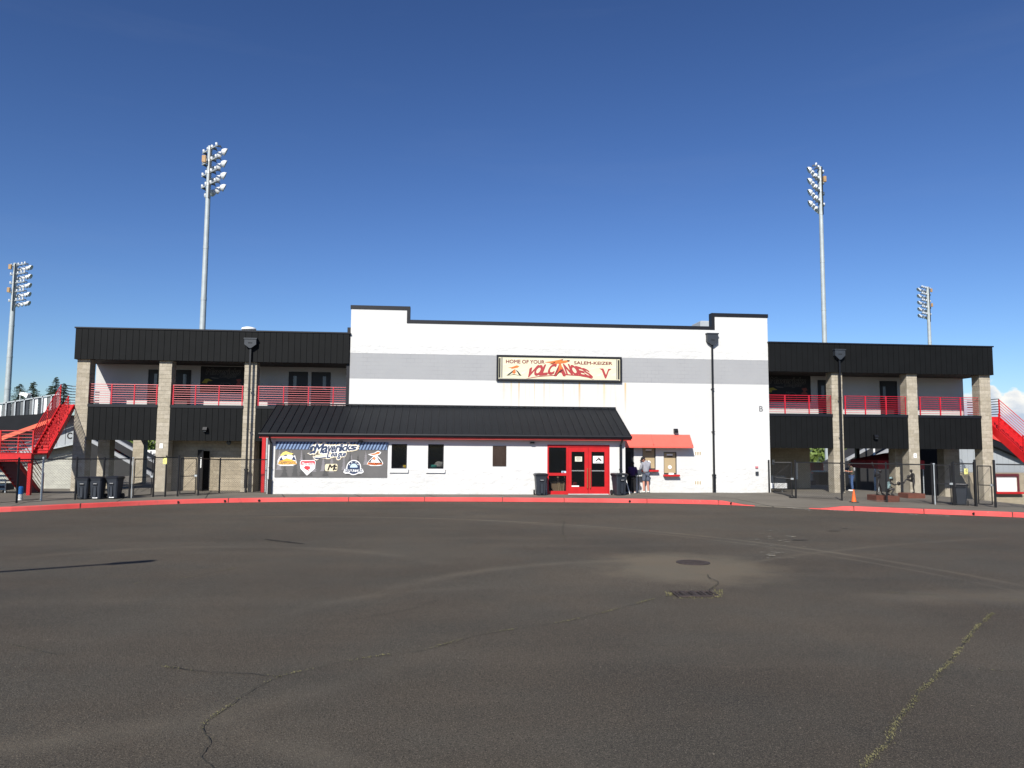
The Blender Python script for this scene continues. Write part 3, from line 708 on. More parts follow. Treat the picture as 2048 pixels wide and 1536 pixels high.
# lobby in front of the white block
LY, LE = -2.9, -3.3; LX0, LX1 = -8.1, 8.66; RX0, RX1 = -8.42, 8.86
EZ, RZ = 2.87, 4.34; sl = (RZ-EZ)/3.3
def roofz(y): return RZ+y*sl
wz = [az(798,937.5,LY), az(798,888,LY)]
win = [(ax(783,910,LY),ax(814,910,LY)),(ax(856,910,LY),ax(887.5,910,LY))]
dx0, dx1 = ax(1094.5,940,LY), ax(1219,940,LY); dz0, dz1 = .08, az(1155,889.5,LY)
mb = MB(); wall_holes(mb, LX0, LX1, -.6, 2.84, LY, LY+.22, [(w[0],w[1],wz[0],wz[1]) for w in win]+[(dx0,dx1,.0,dz1)])
gz = lambda y: roofz(y)-.13
for xw in (LX0, LX1-.22): mb.prismx([(LY+.2205,-.6),(-.004,-.6),(-.004,gz(0)),(LY+.2205,gz(LY+.22))], xw, xw+.22)
mb.box(LX0+.221,XL-.002,-.26,-.004,-.6,gz(-.26)-.01)
mb.build('lobby_wall', M['lobby_wall'], tb)
mb = MB(); mb.box(LX0+.23,LX1-.23,LY+.23,-.27,-.05,.05); mb.box(LX0+.23,LX1-.23,-.5,-.34,.05,2.9); mb.box(LX0+.23,LX1-.23,LY+.23,-.5,2.86,2.9); mb.build('lobby_interior', M['dim'], tb)
mb = MB(); mb.prismx([(LE,EZ-.09),(LE,EZ),(-.006,RZ),(-.006,RZ-.1)], RX0, RX1)
rf = mb.build('lobby_roof', M['roof_metal'], tb)
mb = MB(); k = 47; 
for i in range(k+1):
    x = RX0+.012+(RX1-RX0-.024)*i/k; mb.obox((x,LE/2,(EZ+RZ)/2+.024),(.011,0,0),(0,-LE/2-.002,(RZ-EZ)/2-.002),(0,0,.022))
mb.box(RX0,RX1,-.1,-.004,RZ+.03,RZ+.09)
mb.build('roof_seam', M['black_trim'], rf)
mb = MB(); mb.prismx([(LE-.005,EZ+.02),(LE-.12,EZ+.02),(LE-.13,EZ-.03),(LE-.09,EZ-.12),(LE-.005,EZ-.12)], RX0-.02, RX1+.02); mb.build('gutter', M['black_trim'], tb)
mb = MB(); mb.box(RX0,RX1,LE+.0,LE+.035,EZ-.205,EZ-.1); mb.box(RX0+.01,RX1-.01,LE+.04,LY-.003,EZ-.20,EZ-.16); mb.build('fascia_board', M['red_fascia'], tb)
for side, px_t, px_b in ((0,541.5,541),(1,1240.5,1239)):
    x = ax(px_t, 930, LY); zb = .02 if side == 0 else .1
    mb = MB(); mb.tube([(x,LE-.06,EZ-.1),(x,LE+.05,EZ-.26),(x,LY-.09,EZ-.42)],.045); mb.box(x-.05,x+.05,LY-.14,LY-.04,.75,EZ-.42); mb.box(x-.075,x+.075,LY-.165,LY-.015,zb,.75); mb.box(x-.085,x+.085,LY-.17,LY-.0,.73,.78); mb.box(x-.07,x+.07,LY-.15,LY-.0,1.28,1.32)
    mb.build('downspout', M['black_pipe'], tb)
for w in win:
    mb = MB(); x0,x1=w; 
    for a in (x0,x1-.05): mb.box(a,a+.05,LY+.10,LY+.16,wz[0],wz[1])
    mb.box(x0+.051,x1-.051,LY+.10,LY+.16,wz[1]-.05,wz[1]); mb.box(x0+.051,x1-.051,LY+.10,LY+.16,wz[0],wz[0]+.05)
    f = mb.build('window', M['black_trim'], tb)
    mb = MB(); mb.box(x0+.051,x1-.051,LY+.125,LY+.135,wz[0]+.051,wz[1]-.051); mb.build('pane', M['glass'], f)
    mb = MB(); mb.bbox(x0-.09,x1+.07,LY-.09,LY+.09,wz[0]-.17,wz[0]-.0,.015); mb.build('sill', M['white'], f)
for px in (722,1064):
    x, z = at(px,876,LY); mb = MB(); mb.bbox(x-.1,x+.1,LY-.22,LY,2.50,2.58,.02); mb.build('soffit_light', M['black_pipe'], tb)
# entrance: red frame, sidelight and double doors
en = MB(); Y0, Y1 = LY-.02, LY+.1; ms = ax(1136,940,LY); sx0 = ax(1097.5,940,LY); 
pw = lambda px: ax(px,940,LY); pz = lambda py: az(1157,py,LY)
sl0, sl1 = pw(1097.5), pw(1132.5); d0, dm, d1 = pw(1136), pw(1176.5), pw(1216.5)
fr = MB(); fr.box(dx0,sl0,Y0,Y1,.09,dz1); fr.box(d1,dx1,Y0,Y1,.09,dz1); fr.box(sl0+.001,d1-.001,Y0,Y1,pz(895),dz1); fr.box(sl1,d0,Y0,Y1,.02,pz(895)-.001)
fr.box(sl0+.001,sl1-.001,Y0,Y1,pz(951.5),pz(946)); fr.box(sl0+.001,sl1-.001,Y0,Y1,.02,pz(982))
ent = fr.build('entrance_frame', M['red'], tb)
mb = MB(); mb.box(sl0+.001,sl1-.001,LY+.03,LY+.04,pz(946)+.001,pz(895)-.001); mb.box(sl0+.001,sl1-.001,LY+.03,LY+.04,pz(982)+.001,pz(951.5)-.001); mb.build('sidelight_pane', M['glass'], ent)
mb = MB(); mb.box(d0,d1,LY-.06,LY+.1,.09,.13); mb.build('threshold', M['alu'], ent)
for a, b, g0, g1, hx in ((d0+.008,dm-.006,pw(1143),pw(1169),pw(1174.2)),(dm+.006,d1-.008,pw(1183),pw(1209),pw(1179.8))):
    mb = MB(); zt_, zb_ = pz(895)-.012, .135; gt, gb = pz(903.5), pz(973.5); yb0, yb1 = LY-.01, LY+.05
    mb.box(a,g0,yb0,yb1,zb_,zt_); mb.box(g1,b,yb0,yb1,zb_,zt_); mb.box(g0+.0005,g1-.0005,yb0,yb1,gt,zt_); mb.box(g0+.0005,g1-.0005,yb0,yb1,zb_,gb)
    dr = mb.build('door', M['red'], tb)
    mb = MB(); mb.box(g0+.001,g1-.001,LY+.018,LY+.028,gb+.001,gt-.001); mb.build('pane', M['glass'], dr)
    mb = MB(); mb.box(g0+.001,g1-.001,LY+.045,LY+.075,pz(942.5),pz(940.5)); mb.build('push_bar', M['alu'], dr)
    mb = MB(); z0,z1 = pz(976), pz(936); mb.cyl((hx,LY-.09,z0),(hx,LY-.09,z1),.022,n=10)
    for z in (z0+.08,(z0+z1)/2,z1-.05): mb.cyl((hx,LY-.09,z),(hx,LY-.008,z),.02,n=8)
    mb.build('handle', M['brass'], dr)
def notice(name, px0,px1,py0,py1,Y,m,label,lines=(),cat='notice'):
    x0,z1 = at(px0,py0,Y); x1,z0 = at(px1,py1,Y); mb = MB(); mb.box(x0,x1,Y-.006,Y,z0,z1)
    mb2 = MB(); k=0
    for u0,u1,v0,v1 in lines: mb2.box(x0+(x1-x0)*u0,x0+(x1-x0)*u1,Y-.0085,Y-.0065,z1-(z1-z0)*v1,z1-(z1-z0)*v0)
    if lines:
        t = thing(name, ((x0+x1)/2,Y,(z0+z1)/2), label, cat); mb.build('sheet', m, t); mb2.build('print', M['greyink'], t); return t
    return tag(mb.build(name, m), label, cat)
L5 = [(.2,.8,.15,.22),(.15,.85,.34,.40),(.15,.85,.5,.55),(.2,.8,.64,.69),(.3,.7,.78,.83)]
notice('paper_notice',1150,1164,913,923,LY+.016,mat('cream_paper',(.62,.60,.48)),'cream paper notice taped inside the left glass of the red double doors',L5)
nt = notice('paper_notice',1186,1206.5,912,926.5,LY+.016,M['paper'],'white sheet with a triangular emblem taped to the right door glass',[(.2,.8,.80,.85),(.25,.75,.89,.93)])
mb = MB(); Yn = LY+.006
pxpoly(mb,[(1190,922.5),(1195,917.5),(1198,915.5),(1201,918),(1204,922.5),(1200.5,922),(1197,919),(1193.5,922)],Yn); mb.build('emblem', M['ink'], nt)
mb = MB(); pxpoly(mb,[(1193,916.3),(1198,914.2),(1201,914.4),(1198,915.2)],Yn); mb.build('swoosh', M['b_red'], nt)
notice('door_sticker',1123,1132,942,947,LY+.026,M['b_ltblue'],'small pale blue sticker low on the glass beside the red doors',[(.15,.6,.2,.7)],'sticker')
notice('paper_strip',1143,1158,971,973.5,LY+.016,M['paper'],'narrow white strip at the foot of the left door glass',[],'notice')
# plaque
x0,z1 = at(985.5,891.5,LY); x1,z0 = at(1012,932,LY); t = thing('plaque',((x0+x1)/2,LY,z0),'dark bronze dedication plaque with raised lettering on the white lobby wall','plaque')
mb = MB(); mb.box(x0,x1,LY-.03,LY,z0,z1); mb.build('plate', M['plaque'], t)
mb = MB(); w=x1-x0; h=z1-z0
for a in (x0,x1-.02): mb.box(a,a+.02,LY-.042,LY-.0305,z0,z1)
mb.box(x0+.021,x1-.021,LY-.042,LY-.0305,z1-.02,z1); mb.box(x0+.021,x1-.021,LY-.042,LY-.0305,z0,z0+.02); mb.build('border', M['plaque'], t)
rnd = random.Random(3); mb = MB()
for i in range(17):
    v = .08+i*.052; ww = [.32,.2,.34,.38,.30,.38,.38,.36,.22,.40,.24,.26,.22,.25,.22,.18,.3][i]; u = .5-ww
    while u < .5+ww-.02:
        l = rnd.uniform(.03,.10); mb.box(x0+w*u,x0+w*min(u+l,.5+ww),LY-.038,LY-.0305,z1-h*(v+.022),z1-h*v); u += l+.03
mb.build('raised_lettering', M['plaque_hi'], t)
# things seen through the lobby windows
c = gp(798,980); 
def folding_chair(x, y, m, label):
    t = thing('folding_chair',(x,y,.05),label,'chair','chairs behind the lobby window')
    mb=MB(); mb.bbox(x-.2,x+.2,y+.02,y+.05,1.05-.14,1.42,.01); mb.build('backrest',m,t)
    mb=MB(); mb.bbox(x-.22,x+.22,y-.42,y-.0,.80,.84,.01); mb.build('seat',m,t)
    for s in (-1,1):
        mb=MB(); mb.tube([(x+s*.22,y-.38,.06),(x+s*.22,y+.04,1.36)],.012); mb.build('leg',M['steel'],t)
        mb=MB(); mb.tube([(x+s*.22,y+.12,.06),(x+s*.22,y-.3,.82)],.012); mb.build('leg',M['steel'],t)
folding_chair(ax(797,930,-1.9),-1.9,M['blackcloth'],'black folding chair seen through the window beside the league banner')
folding_chair(ax(812,930,-1.75),-1.75,M['yellowcloth'],'yellow folding chair at the right edge of the window beside the banner')
def cloth_pile(px0,px1,pyt,m,label,seed):
    x0,x1=ax(px0,930,-2.2),ax(px1,930,-2.2); zt=az((px0+px1)/2,pyt,-2.2); zb=.05; r=random.Random(seed); mb=MB(); mb.bbox(x0,x1,-2.4,-2.0,zb,wz[0]-.05,.03); 
    for i in range(16):
        mb.ell((r.uniform(x0+.12,x1-.12),r.uniform(-2.45,-2.0),r.uniform(wz[0]-.05,zt-.1)),r.uniform(.12,.25),r.uniform(.08,.16),r.uniform(.04,.09),10,6)
    return tag(mb.build('cloth_pile',m,smooth=True),label,'cloth pile','cloth heaps behind the second window')
cloth_pile(857,871,926,M['teal'],'small heap of teal cloth behind the lobby window',1)
cloth_pile(869,888,921,M['greycloth'],'taller heap of grey cloth behind the lobby window',2)
x0=ax(1104,960,LY+.5); mb=MB(); mb.prism([(x0,.06),(x0+.55,.06),(x0+.62,.65),(x0-.1,.65)],LY+.5,LY+.9); tag(mb.build('cardboard_box',mat('cardboard',(.20,.14,.08))),'brown cardboard box behind the low glass beside the red doors','box')
mb=MB()
for i,(dx_,lean) in enumerate(((.35,.1),(.45,.16),(.55,-.05))): mb.tube([(x0+dx_,LY+.48,.06),(x0+dx_-lean,LY+.44,.92)],.02)
tag(mb.build('stick_bundle',M['tan']),'bundle of thin wooden sticks behind the low glass beside the red doors','sticks')
mb=MB(); mb.lathe((x0+.95,LY+.6,.05),[(.26,0),(.30,.1),(.30,.55),(.27,.6)],18); tag(mb.build('red_drum',mat('dark_red_drum',(.16,.012,.016))),'dark red drum behind the low glass beside the red doors','drum')
# ------------------------------------------------------------------ hanging sign over the wall (zoom coordinates of the survey: scale 6.827 at 970,690)
def sz(p): return (970+p[0]/6.827, 690+p[1]/6.827)
SY = -.10
c = at(1118,738,0); t = thing('team_sign',(c[0],-.05,c[1]),'long cream team sign with red lettering and a black frame high on the white wall','sign')
def zq(pts): return [sz(p) for p in pts]
fr = MB()
bl, br, tr, tl = [Vector(at(*sz(p),SY)) for p in ((158,484),(1866,517),(1866,166),(158,134))]
X0,X1,Zb,Zt = (bl.x+tl.x)/2,(br.x+tr.x)/2,(bl.y+br.y)/2,(tl.y+tr.y)/2
b = .09
for q in ((X0,X1,Zt-b,Zt),(X0,X1,Zb,Zb+b),(X0,X0+b,Zb+b,Zt-b),(X1-b,X1,Zb+b,Zt-b)): fr.box(q[0],q[1],SY-.04,-.005,q[2],q[3])
fr.build('frame', M['black_trim'], t)
mb = MB(); mb.box(X0+b+.001,X1-b-.001,SY,-.006,Zb+b+.001,Zt-b-.001); mb.build('panel', M['sign_cream'], t)
def U(u): return X0+(X1-X0)*u
def V(v): return Zb+(Zt-Zb)*v
def sp_(p): return ((p[0]-158)/1708.0, 1-(p[1]-(134+(p[0]-158)*.0188))/350.0)   # zoom -> 0..1 in the sign
Ys = SY-.004
def spoly(mb, pts, d=0): mb.poly([(U(sp_(p)[0]), Ys-d, V(sp_(p)[1])) for p in pts])
def squad(bl,br,tr,tl,d=0):
    P=[Vector(sp_(p)) for p in (bl,br,tr,tl)]
    return lambda u,v: (lambda q:(U(q.x),Ys-d,V(q.y)))(P[0]*(1-u)*(1-v)+P[1]*u*(1-v)+P[2]*u*v+P[3]*(1-u)*v)
mb = MB()
for s in ([(250,380),(600,300),(560,330),(300,390)],[(250,260),(420,215),(400,235),(250,285)],[(480,380),(620,320),(560,370),(500,400)],[(1380,330),(1600,290),(1560,315),(1430,345)],[(1480,420),(1620,380),(1560,430)],[(1640,330),(1800,290),(1780,320)],[(330,180),(560,175),(520,190),(360,195)],[(820,455),(1000,425),(960,455)],[(1700,420),(1790,380),(1780,430)]): spoly(mb,s,.0)
mb.build('streaks', M['sign_streak'], t)
mb = MB(); ins=.05
mb.box(U(.018),U(.031),Ys-.002,SY-.0002,V(.12),V(.88)); mb.box(U(.969),U(.982),Ys-.002,SY-.0002,V(.12),V(.88)); mb.build('border_bar', M['ink'], t)
mb = MB(); mb.box(U(.037),U(.0465),Ys-.002,SY-.0002,V(.12),V(.9)); mb.box(U(.957),U(.964),Ys-.002,SY-.0002,V(.12),V(.9)); mb.box(U(.02),U(.98),Ys-.002,SY-.0002,V(.075),V(.095)); mb.build('border_line', M['greyink'], t)
mb = MB()
fat(mb,'HOME OF YOUR', squad((285,247),(805,256),(805,208),(285,200)),.03); mb.build('lettering', M['sign_dkred'], t); mb = MB()
fat(mb,'SALEM-KEIZER', squad((1210,264),(1735,273),(1735,232),(1210,222)),.03); mb.build('lettering', M['sign_dkred'], t)
mb = MB(); out = MB()
LQ = [('A',(945,414),(1085,416),(1036,246),(1000,246)),('V',(548,438),(636,424),(724,280),(612,318)),('O',(655,414),(745,408),(795,272),(698,290)),('L',(742,408),(838,400),(862,268),(808,274)),('C',(838,402),(925,396),(972,260),(890,268)),
      ('N',(1108,396),(1190,404),(1142,268),(1062,266)),('O',(1190,404),(1288,416),(1226,286),(1148,272)),('E',(1288,416),(1382,432),(1306,312),(1232,292)),('S',(1376,428),(1472,452),(1404,346),(1316,308))]
for ch,a,b_,c_,d_ in LQ: fat(mb, ch, squad(a,b_,c_,d_,.006), .05)
spoly(mb,[(545,460),(640,437),(760,420),(945,408),(985,310),(1012,300),(966,418),(760,430),(640,446)],.007)
spoly(mb,[(1488,476),(1400,446),(1280,424),(1075,410),(1045,330),(1018,300),(1050,300),(1096,396),(1280,412),(1410,436)],.0075)
mb.build('arched_lettering', M['sign_red'], t)
mb = MB()
spoly(mb,[(960,420),(998,350),(1008,262),(1032,262),(1052,340),(1030,318),(1018,335),(985,385)],.012)
spoly(mb,[(805,235),(900,222),(1060,192),(1035,215),(1150,205),(1150,222),(1080,246),(1030,252),(940,258),(870,262),(905,246)],.0105); mb.build('flame', M['sign_orange'], t)
mb = MB()
spoly(mb,[(960,424),(1000,365),(1065,330),(1050,350),(1010,375)],.014); spoly(mb,[(1112,204),(1152,210),(1125,232),(1118,218)],.014); spoly(mb,[(870,262),(960,226),(940,250)],.014); spoly(mb,[(1012,205),(1062,193),(1050,210)],.014)
spoly(mb,[(290,416),(400,330),(410,340),(330,405)],.004); spoly(mb,[(410,330),(450,360),(496,420),(460,408),(440,372)],.0045); spoly(mb,[(290,416),(395,396),(496,420),(395,404)],.005)
mb.build('emblem_outline', M['ink'], t)
mb = MB(); spoly(mb,[(398,335),(418,350),(400,368),(425,362),(385,402),(390,378),(368,385),(380,355)],.008); spoly(mb,[(310,310),(370,298),(430,276),(465,288),(440,308),(380,318),(345,330),(370,312)],.008); mb.build('emblem_flame', M['sign_orange'], t)
mb = MB(); spoly(mb,[(1558,322),(1612,322),(1648,410),(1680,326),(1726,328),(1690,352),(1650,458),(1634,458),(1590,345)],.006); mb.build('letter_emblem', M['sign_red'], t)

# ------------------------------------------------------------------ league banner on the lobby wall
BY = LY-.03
c = at(661,919,BY); t = thing('league_banner',(c[0],BY,c[1]),'wide grey league banner with five team badges on the white lobby wall','banner')
mb = MB(); P = [at(*q,BY) for q in ((549,954),(774,955.5),(775.5,886),(551,881))]
bx0,bx1,bz0,bz1 = (P[0][0]+P[3][0])/2,(P[1][0]+P[2][0])/2,(P[0][1]+P[1][1])/2,(P[2][1]+P[3][1])/2
mb.box(bx0,bx1,BY,LY-.001,bz0,bz1); mb.build('sheet', M['b_grey'], t)
def bz(p): return ((p[0]-70)/1850.0, 1-(p[1]-105-(p[0]-70)*.012)/575.0)      # zoom coords (540,870, x8.192) -> 0..1
YB = BY-.004
def B3(p,d=0): u,v = bz(p); return (bx0+(bx1-bx0)*u, YB-d, bz0+(bz1-bz0)*v)
def bpoly(mb,pts,d=0): mb.poly([B3(p,d) for p in pts])
def bquad(bl,br,tr,tl,d=0):
    P=[Vector(B3(p,d)) for p in (bl,br,tr,tl)]
    return lambda u,v: P[0]*(1-u)*(1-v)+P[1]*u*(1-v)+P[2]*u*v+P[3]*(1-u)*v
rnd = random.Random(8)
def fir(mb, x, y, h, w, d):
    pts=[]; k=9
    for i in range(k): f=i/(k-1); pts += [(x+w*(f*.9+.05)*rnd.uniform(.7,1.1), y+h*f),(x+w*(f*.55), y+h*min(1,f+.04))]
    L=[(2*x-a+rnd.uniform(-4,4),b) for a,b in pts][::-1]
    bpoly(mb,[(x,y-8)]+pts+L,d)
pale = MB(); dk = MB()
for x,y,h,w in ((140,232,330,60),(330,240,250,50),(500,240,260,46),(700,300,300,70),(1000,280,330,60),(1320,300,280,60),(1560,255,240,50),(860,330,260,60),(1200,330,240,50)): fir(pale,x,y,min(h,660-y),w,.0005*(len(pale.f)+1))
for x,y,h,w in ((540,290,370,90),(400,400,270,70),(1300,290,360,85),(1430,330,330,70),(900,470,205,60),(640,430,240,60),(230,480,190,70)): fir(dk,x,y,min(h,665-y),w,.007+.0005*len(dk.f))
pale.build('pale_forest', M['b_pale'], t); dk.build('dark_forest', M['b_tree'], t)
mb = MB(); bpoly(mb,[(72,108),(1918,130),(1918,255),(72,232)],.012); mb.build('stripe_band', M['b_navy'], t)
mb = MB(); x=70
while x < 1890: bpoly(mb,[(x-2,232+(x-70)*.012),(x+26,232+(x-70)*.012),(min(x+84,1918),108+(x-10)*.012),(x+56,108+(x-10)*.012)],.0135); x += 55
mb.build('stripes', M['b_blue'], t)
# script title: cream surround, white edge, navy letters
def script(mb, off, d, fm):
    fat(mb,'M', fm((700,296),(826,288),(868,152),(742,158),d), off)
    xs0=[(840,930),(918,990),(985,1050),(1055,1120),(1122,1165),(1165,1235),(1235,1310),(1300,1400)]
    for ch,(a,b_) in zip('avericks',xs0):
        hi = 150 if ch in 'k' else (165 if ch=='i' else 190)
        y0 = 300-(a-840)*.10
        fat(mb, ch, fm((a-6,y0),(b_-14,y0-5),(b_+12,hi-(a-840)*.01),(a+20,hi-(a-840)*.01),d), off)
    xs1=[(925,985),(985,1035),(1035,1095),(1095,1150),(1150,1200),(1195,1235)]
    for ch,(a,b_) in zip('League',xs1):
        lo = 375 if ch in 'L' else (395 if ch=='g' else 352)
        fat(mb, ch, fm((a-8,lo),(b_-16,lo),(b_+4,300 if ch!='L' else 285),(a+12,300 if ch!='L' else 285),d), off)
def swash(mb, g, d, pf):
    pf(mb,[(610-g,300),(650,310+g),(720,285),(730,200),(690,175-g),(640,200),(630,240-g),(655,255),(668,215),(700,205),(705,250),(650,285)],d)
    pf(mb,[(700-g,368-g),(800,372-g),(915,358-g),(895,376),(800,388),(752,398+g),(720,385+g)],d)
mb = MB(); script(mb,.17,.016,bquad); swash(mb,20,.0165,bpoly); bpoly(mb,[(720,330),(880,318),(1180,300),(1210,330),(1000,380),(780,392)],.0158); mb.build('title_surround', M['b_cream'], t)
mb = MB(); script(mb,.085,.019,bquad); swash(mb,10,.0195,bpoly); mb.build('title_edge', M['b_white'], t)
mb = MB(); script(mb,.032,.023,bquad); swash(mb,0,.0235,bpoly); mb.build('title_lettering', M['b_navy'], t)
# badge: hat and mountains
mb = MB(); bpoly(mb,[(115,480),(115,410),(150,350),(185,335),(250,300),(330,320),(370,345),(395,330),(425,440),(425,480),(375,490),(375,500),(155,500),(150,490)],.014); b0 = mb.build('badge', M['b_white'], t)
mb = MB(); bpoly(mb,[(120,475),(150,425),(260,375),(340,400),(400,430),(428,470),(330,480),(200,480)],.017); fat(mb,'CAMPESINOS',bquad((125,470),(425,478),(410,425),(135,420),.020),.06); mb.build('badge_gold', M['b_gold'], b0)
mb = MB(); bpoly(mb,[(150,335),(200,280),(250,265),(300,285),(370,305),(330,325),(260,315),(200,335)],.0185); mb.build('badge_hat', M['b_yellow'], b0)
mb = MB(); bpoly(mb,[(140,415),(172,350),(205,410)],.018); bpoly(mb,[(340,400),(378,340),(415,415)],.018); bpoly(mb,[(200,345),(240,318),(280,322),(262,338)],.0195); letters(mb,'CAMPESINOS',bquad((128,474),(422,481),(408,428),(140,422),.024),.0); mb.build('badge_dark', M['b_navy'], b0)
# badge: home plate
mb = MB(); bpoly(mb,[(480,440),(500,412),(715,412),(738,440),(728,545),(600,658),(490,545)],.014); b0 = mb.build('badge', M['b_white'], t)
mb = MB(); bpoly(mb,[(493,485),(493,440),(508,424),(712,424),(726,440),(724,485)],.017); bpoly(mb,[(545,530),(570,500),(640,510),(655,545),(620,560),(640,590),(600,570),(560,550)],.017); mb.build('badge_red', M['b_red'], b0)
mb = MB(); fat(mb,'Mavericks',bquad((510,482),(712,484),(716,445),(514,443),.021),.02); mb.build('badge_lettering', M['b_white'], b0)
# badge: gold plate with initials
mb = MB(); bpoly(mb,[(892,500),(905,474),(1085,474),(1098,500),(1094,565),(1080,590),(905,588),(892,565)],.014); b0 = mb.build('badge', M['b_cream'], t)
mb = MB(); fat(mb,'M',bquad((935,575),(1040,575),(1062,485),(965,485),.018),.03); letters(mb,'c',bquad((1035,572),(1085,572),(1090,500),(1045,500),.019),.04); mb.build('badge_lettering', M['ink'], b0)
# badge: dome ring
mb = MB()
def disc(mb,cx,cy,r,d,a0=0,a1=360,k=28,sy=1): bpoly(mb,[(cx+r*math.cos(R(a0+(a1-a0)*i/k)),cy-r*sy*math.sin(R(a0+(a1-a0)*i/k))) for i in range(k+(0 if a1-a0>=360 else 1))],d)
disc(mb,1365,535,122,.014); bpoly(mb,[(1195,610),(1215,560),(1250,545),(1480,545),(1515,560),(1532,610),(1500,632),(1225,632)],.0145); b0 = mb.build('badge', M['b_white'], t)
mb = MB(); disc(mb,1365,535,106,.017); mb.build('badge_dark', M['b_navy'], b0)
mb = MB(); disc(mb,1365,535,62,.020,0,180); mb.build('badge_dome', M['b_ltblue'], b0)
mb = MB(); bpoly(mb,[(1212,606),(1226,566),(1500,566),(1516,606)],.020)
for a in (35,65,115,145): disc(mb,1365+84*math.cos(R(a)),535-84*math.sin(R(a)),9,.0205)
mb.build('badge_band', M['b_white'], b0)
mb = MB(); fat(mb,'SENATORS',bquad((1222,608),(1512,612),(1508,560),(1228,556),.024),.03); mb.build('badge_lettering', M['b_navy'], b0)
# badge: volcano
mb = MB(); bpoly(mb,[(1580,485),(1600,440),(1640,400),(1690,350),(1640,345),(1595,322),(1700,300),(1760,265),(1815,290),(1800,320),(1750,345),(1790,380),(1830,430),(1852,470),(1840,500),(1780,512),(1650,512)],.014); b0 = mb.build('badge', M['b_white'], t)
mb = MB(); bpoly(mb,[(1600,450),(1650,405),(1700,358),(1655,420),(1640,450)],.017); bpoly(mb,[(1735,355),(1800,410),(1838,460),(1800,452),(1770,410)],.017); mb.build('badge_dark', M['ink'], b0)
mb = MB(); bpoly(mb,[(1590,488),(1600,455),(1835,462),(1842,490),(1720,502)],.018); bpoly(mb,[(1690,365),(1720,370),(1705,392),(1740,385),(1690,430),(1695,400),(1668,408)],.019); bpoly(mb,[(1620,322),(1710,308),(1760,280),(1800,292),(1780,315),(1690,335)],.019); mb.build('badge_flame', M['sign_orange'], b0)
mb = MB(); fat(mb,'VOLCANOES',bquad((1606,488),(1838,492),(1828,458),(1612,454),.023),.03); mb.build('badge_lettering', M['ink'], b0)

# ------------------------------------------------------------------ grandstand wings
def rail(name, x0, x1, y, z, root, posts, mname='red_rail', n=9, h=1.0, ends=True):
    mb = MB()
    for i in range(n):
        zz = z+.10+(h-.10)*i/(n-1); mb.cyl((x0,y,zz),(x1,y,zz),.018 if i==n-1 else .013,n=6)
    o = mb.build(name, M[mname], root)
    for f in posts:
        x = x0+(x1-x0)*f; mb = MB(); mb.box(x-.025,x+.025,y-.028,y+.028,z+.005,z+h+.0); mb.box(x-.06,x+.06,y-.06,y+.06,z+.001,z+.012); mb.build('post', M[mname], o)
    return o
def pdoor(root, x0, x1, z0, z1, Y, slit=None, fr=.06, hinge=1):
    mb = MB(); mb.box(x0-fr,x0,Y-.04,Y,z0,z1+fr); mb.box(x1,x1+fr,Y-.04,Y,z0,z1+fr); mb.box(x0+.001,x1-.001,Y-.04,Y,z1,z1+fr); mb.box(x0+.001,x1-.001,Y-.018,Y,z0,z1-.001)
    d = mb.build('door', M['door_dark'], root)
    if slit:
        a,b,c,e = slit; mb = MB(); mb.box(a,b,Y-.024,Y-.0185,c,e); mb.build('window_slit', M['slit'], d)
        hx = x0+.10 if hinge>0 else x1-.10; mb = MB(); mb.cyl((hx,Y-.07,z0+1.0),(hx,Y-.019,z0+1.0),.02,n=8); mb.cyl((hx,Y-.07,z0+1.0),(hx+.13*hinge,Y-.07,z0+1.0),.014,n=8); mb.build('handle', M['steel'], d)
    return d
def column(root, x0, x1, z0, z1, y0=.06, y1=.66):
    mb = MB(); rr = random.Random(int(x0*100)); z = z0; i = 0
    while z < z1-.01:                # courses of split-face block, each a touch in or out
        zt = min(z+.2, z1); e = [rr.uniform(-.005,.005) for _ in range(4)]
        mb.box(x0+e[0],x1+e[1],y0+e[2],y1+e[3],z+.001,zt-.001); z = zt; i += 1
    mb.box(x0+.018,x1-.018,y0+.018,y1-.018,z0-.4,z1)
    return mb.build('column', M['cmu'], root)
BD = 2.3                             # depth of the balcony
def wing(root, X0, X1, cols, zroof, zf, deck, zl, bays, open_left):
    # roof with its deep fascia
    mb = MB(); e = .02
    cladding(mb, X0, X1, -.13, zf, zroof-.06); 
    for i in range(26):
        a = .02+i*.305
        xx = X0-.03 if open_left else X1
        mb.box(xx,xx+.03,a+.009-.1,a+.296-.1,zf,zroof-.06)
    f = mb.build('upper_fascia', M['black_metal'], root)
    mb = MB(); mb.box(X0+.001,X1-.001,-.099,.12,zf+.004,zroof-.07); mb.build('fascia_backing', M['black_gap'], f)
    mb = MB(); mb.box(X0-.05,X1+.05,-.17,8.2,zroof-.055,zroof+.01); mb.build('roof_cap', M['black_trim'], root)
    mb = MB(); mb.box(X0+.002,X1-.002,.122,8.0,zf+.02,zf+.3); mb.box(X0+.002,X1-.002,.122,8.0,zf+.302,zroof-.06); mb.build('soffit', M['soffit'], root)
    # deck
    mb = MB(); mb.box(X0+.45 if open_left else X0,X1 if open_left else X1-.45,.10,8.0,zl+.12,deck); mb.build('deck', M['conc'], root)
    for a, b in bays:
        mb = MB(); cladding(mb, a+.004, b-.004, .03, zl, deck-.14); f = mb.build('lower_fascia', M['black_metal'], root)
        mb = MB(); mb.box(a+.006,b-.006,.061,.099,zl+.004,deck-.15); mb.build('fascia_backing', M['black_gap'], f)
        mb = MB(); mb.box(a+.002,b-.002,-.0,.099,deck-.135,deck+.012); mb.build('fascia_cap', M['black_trim'], f)
    for a, b, z0 in cols: column(root, a, b, z0, zf+.02)
    return root
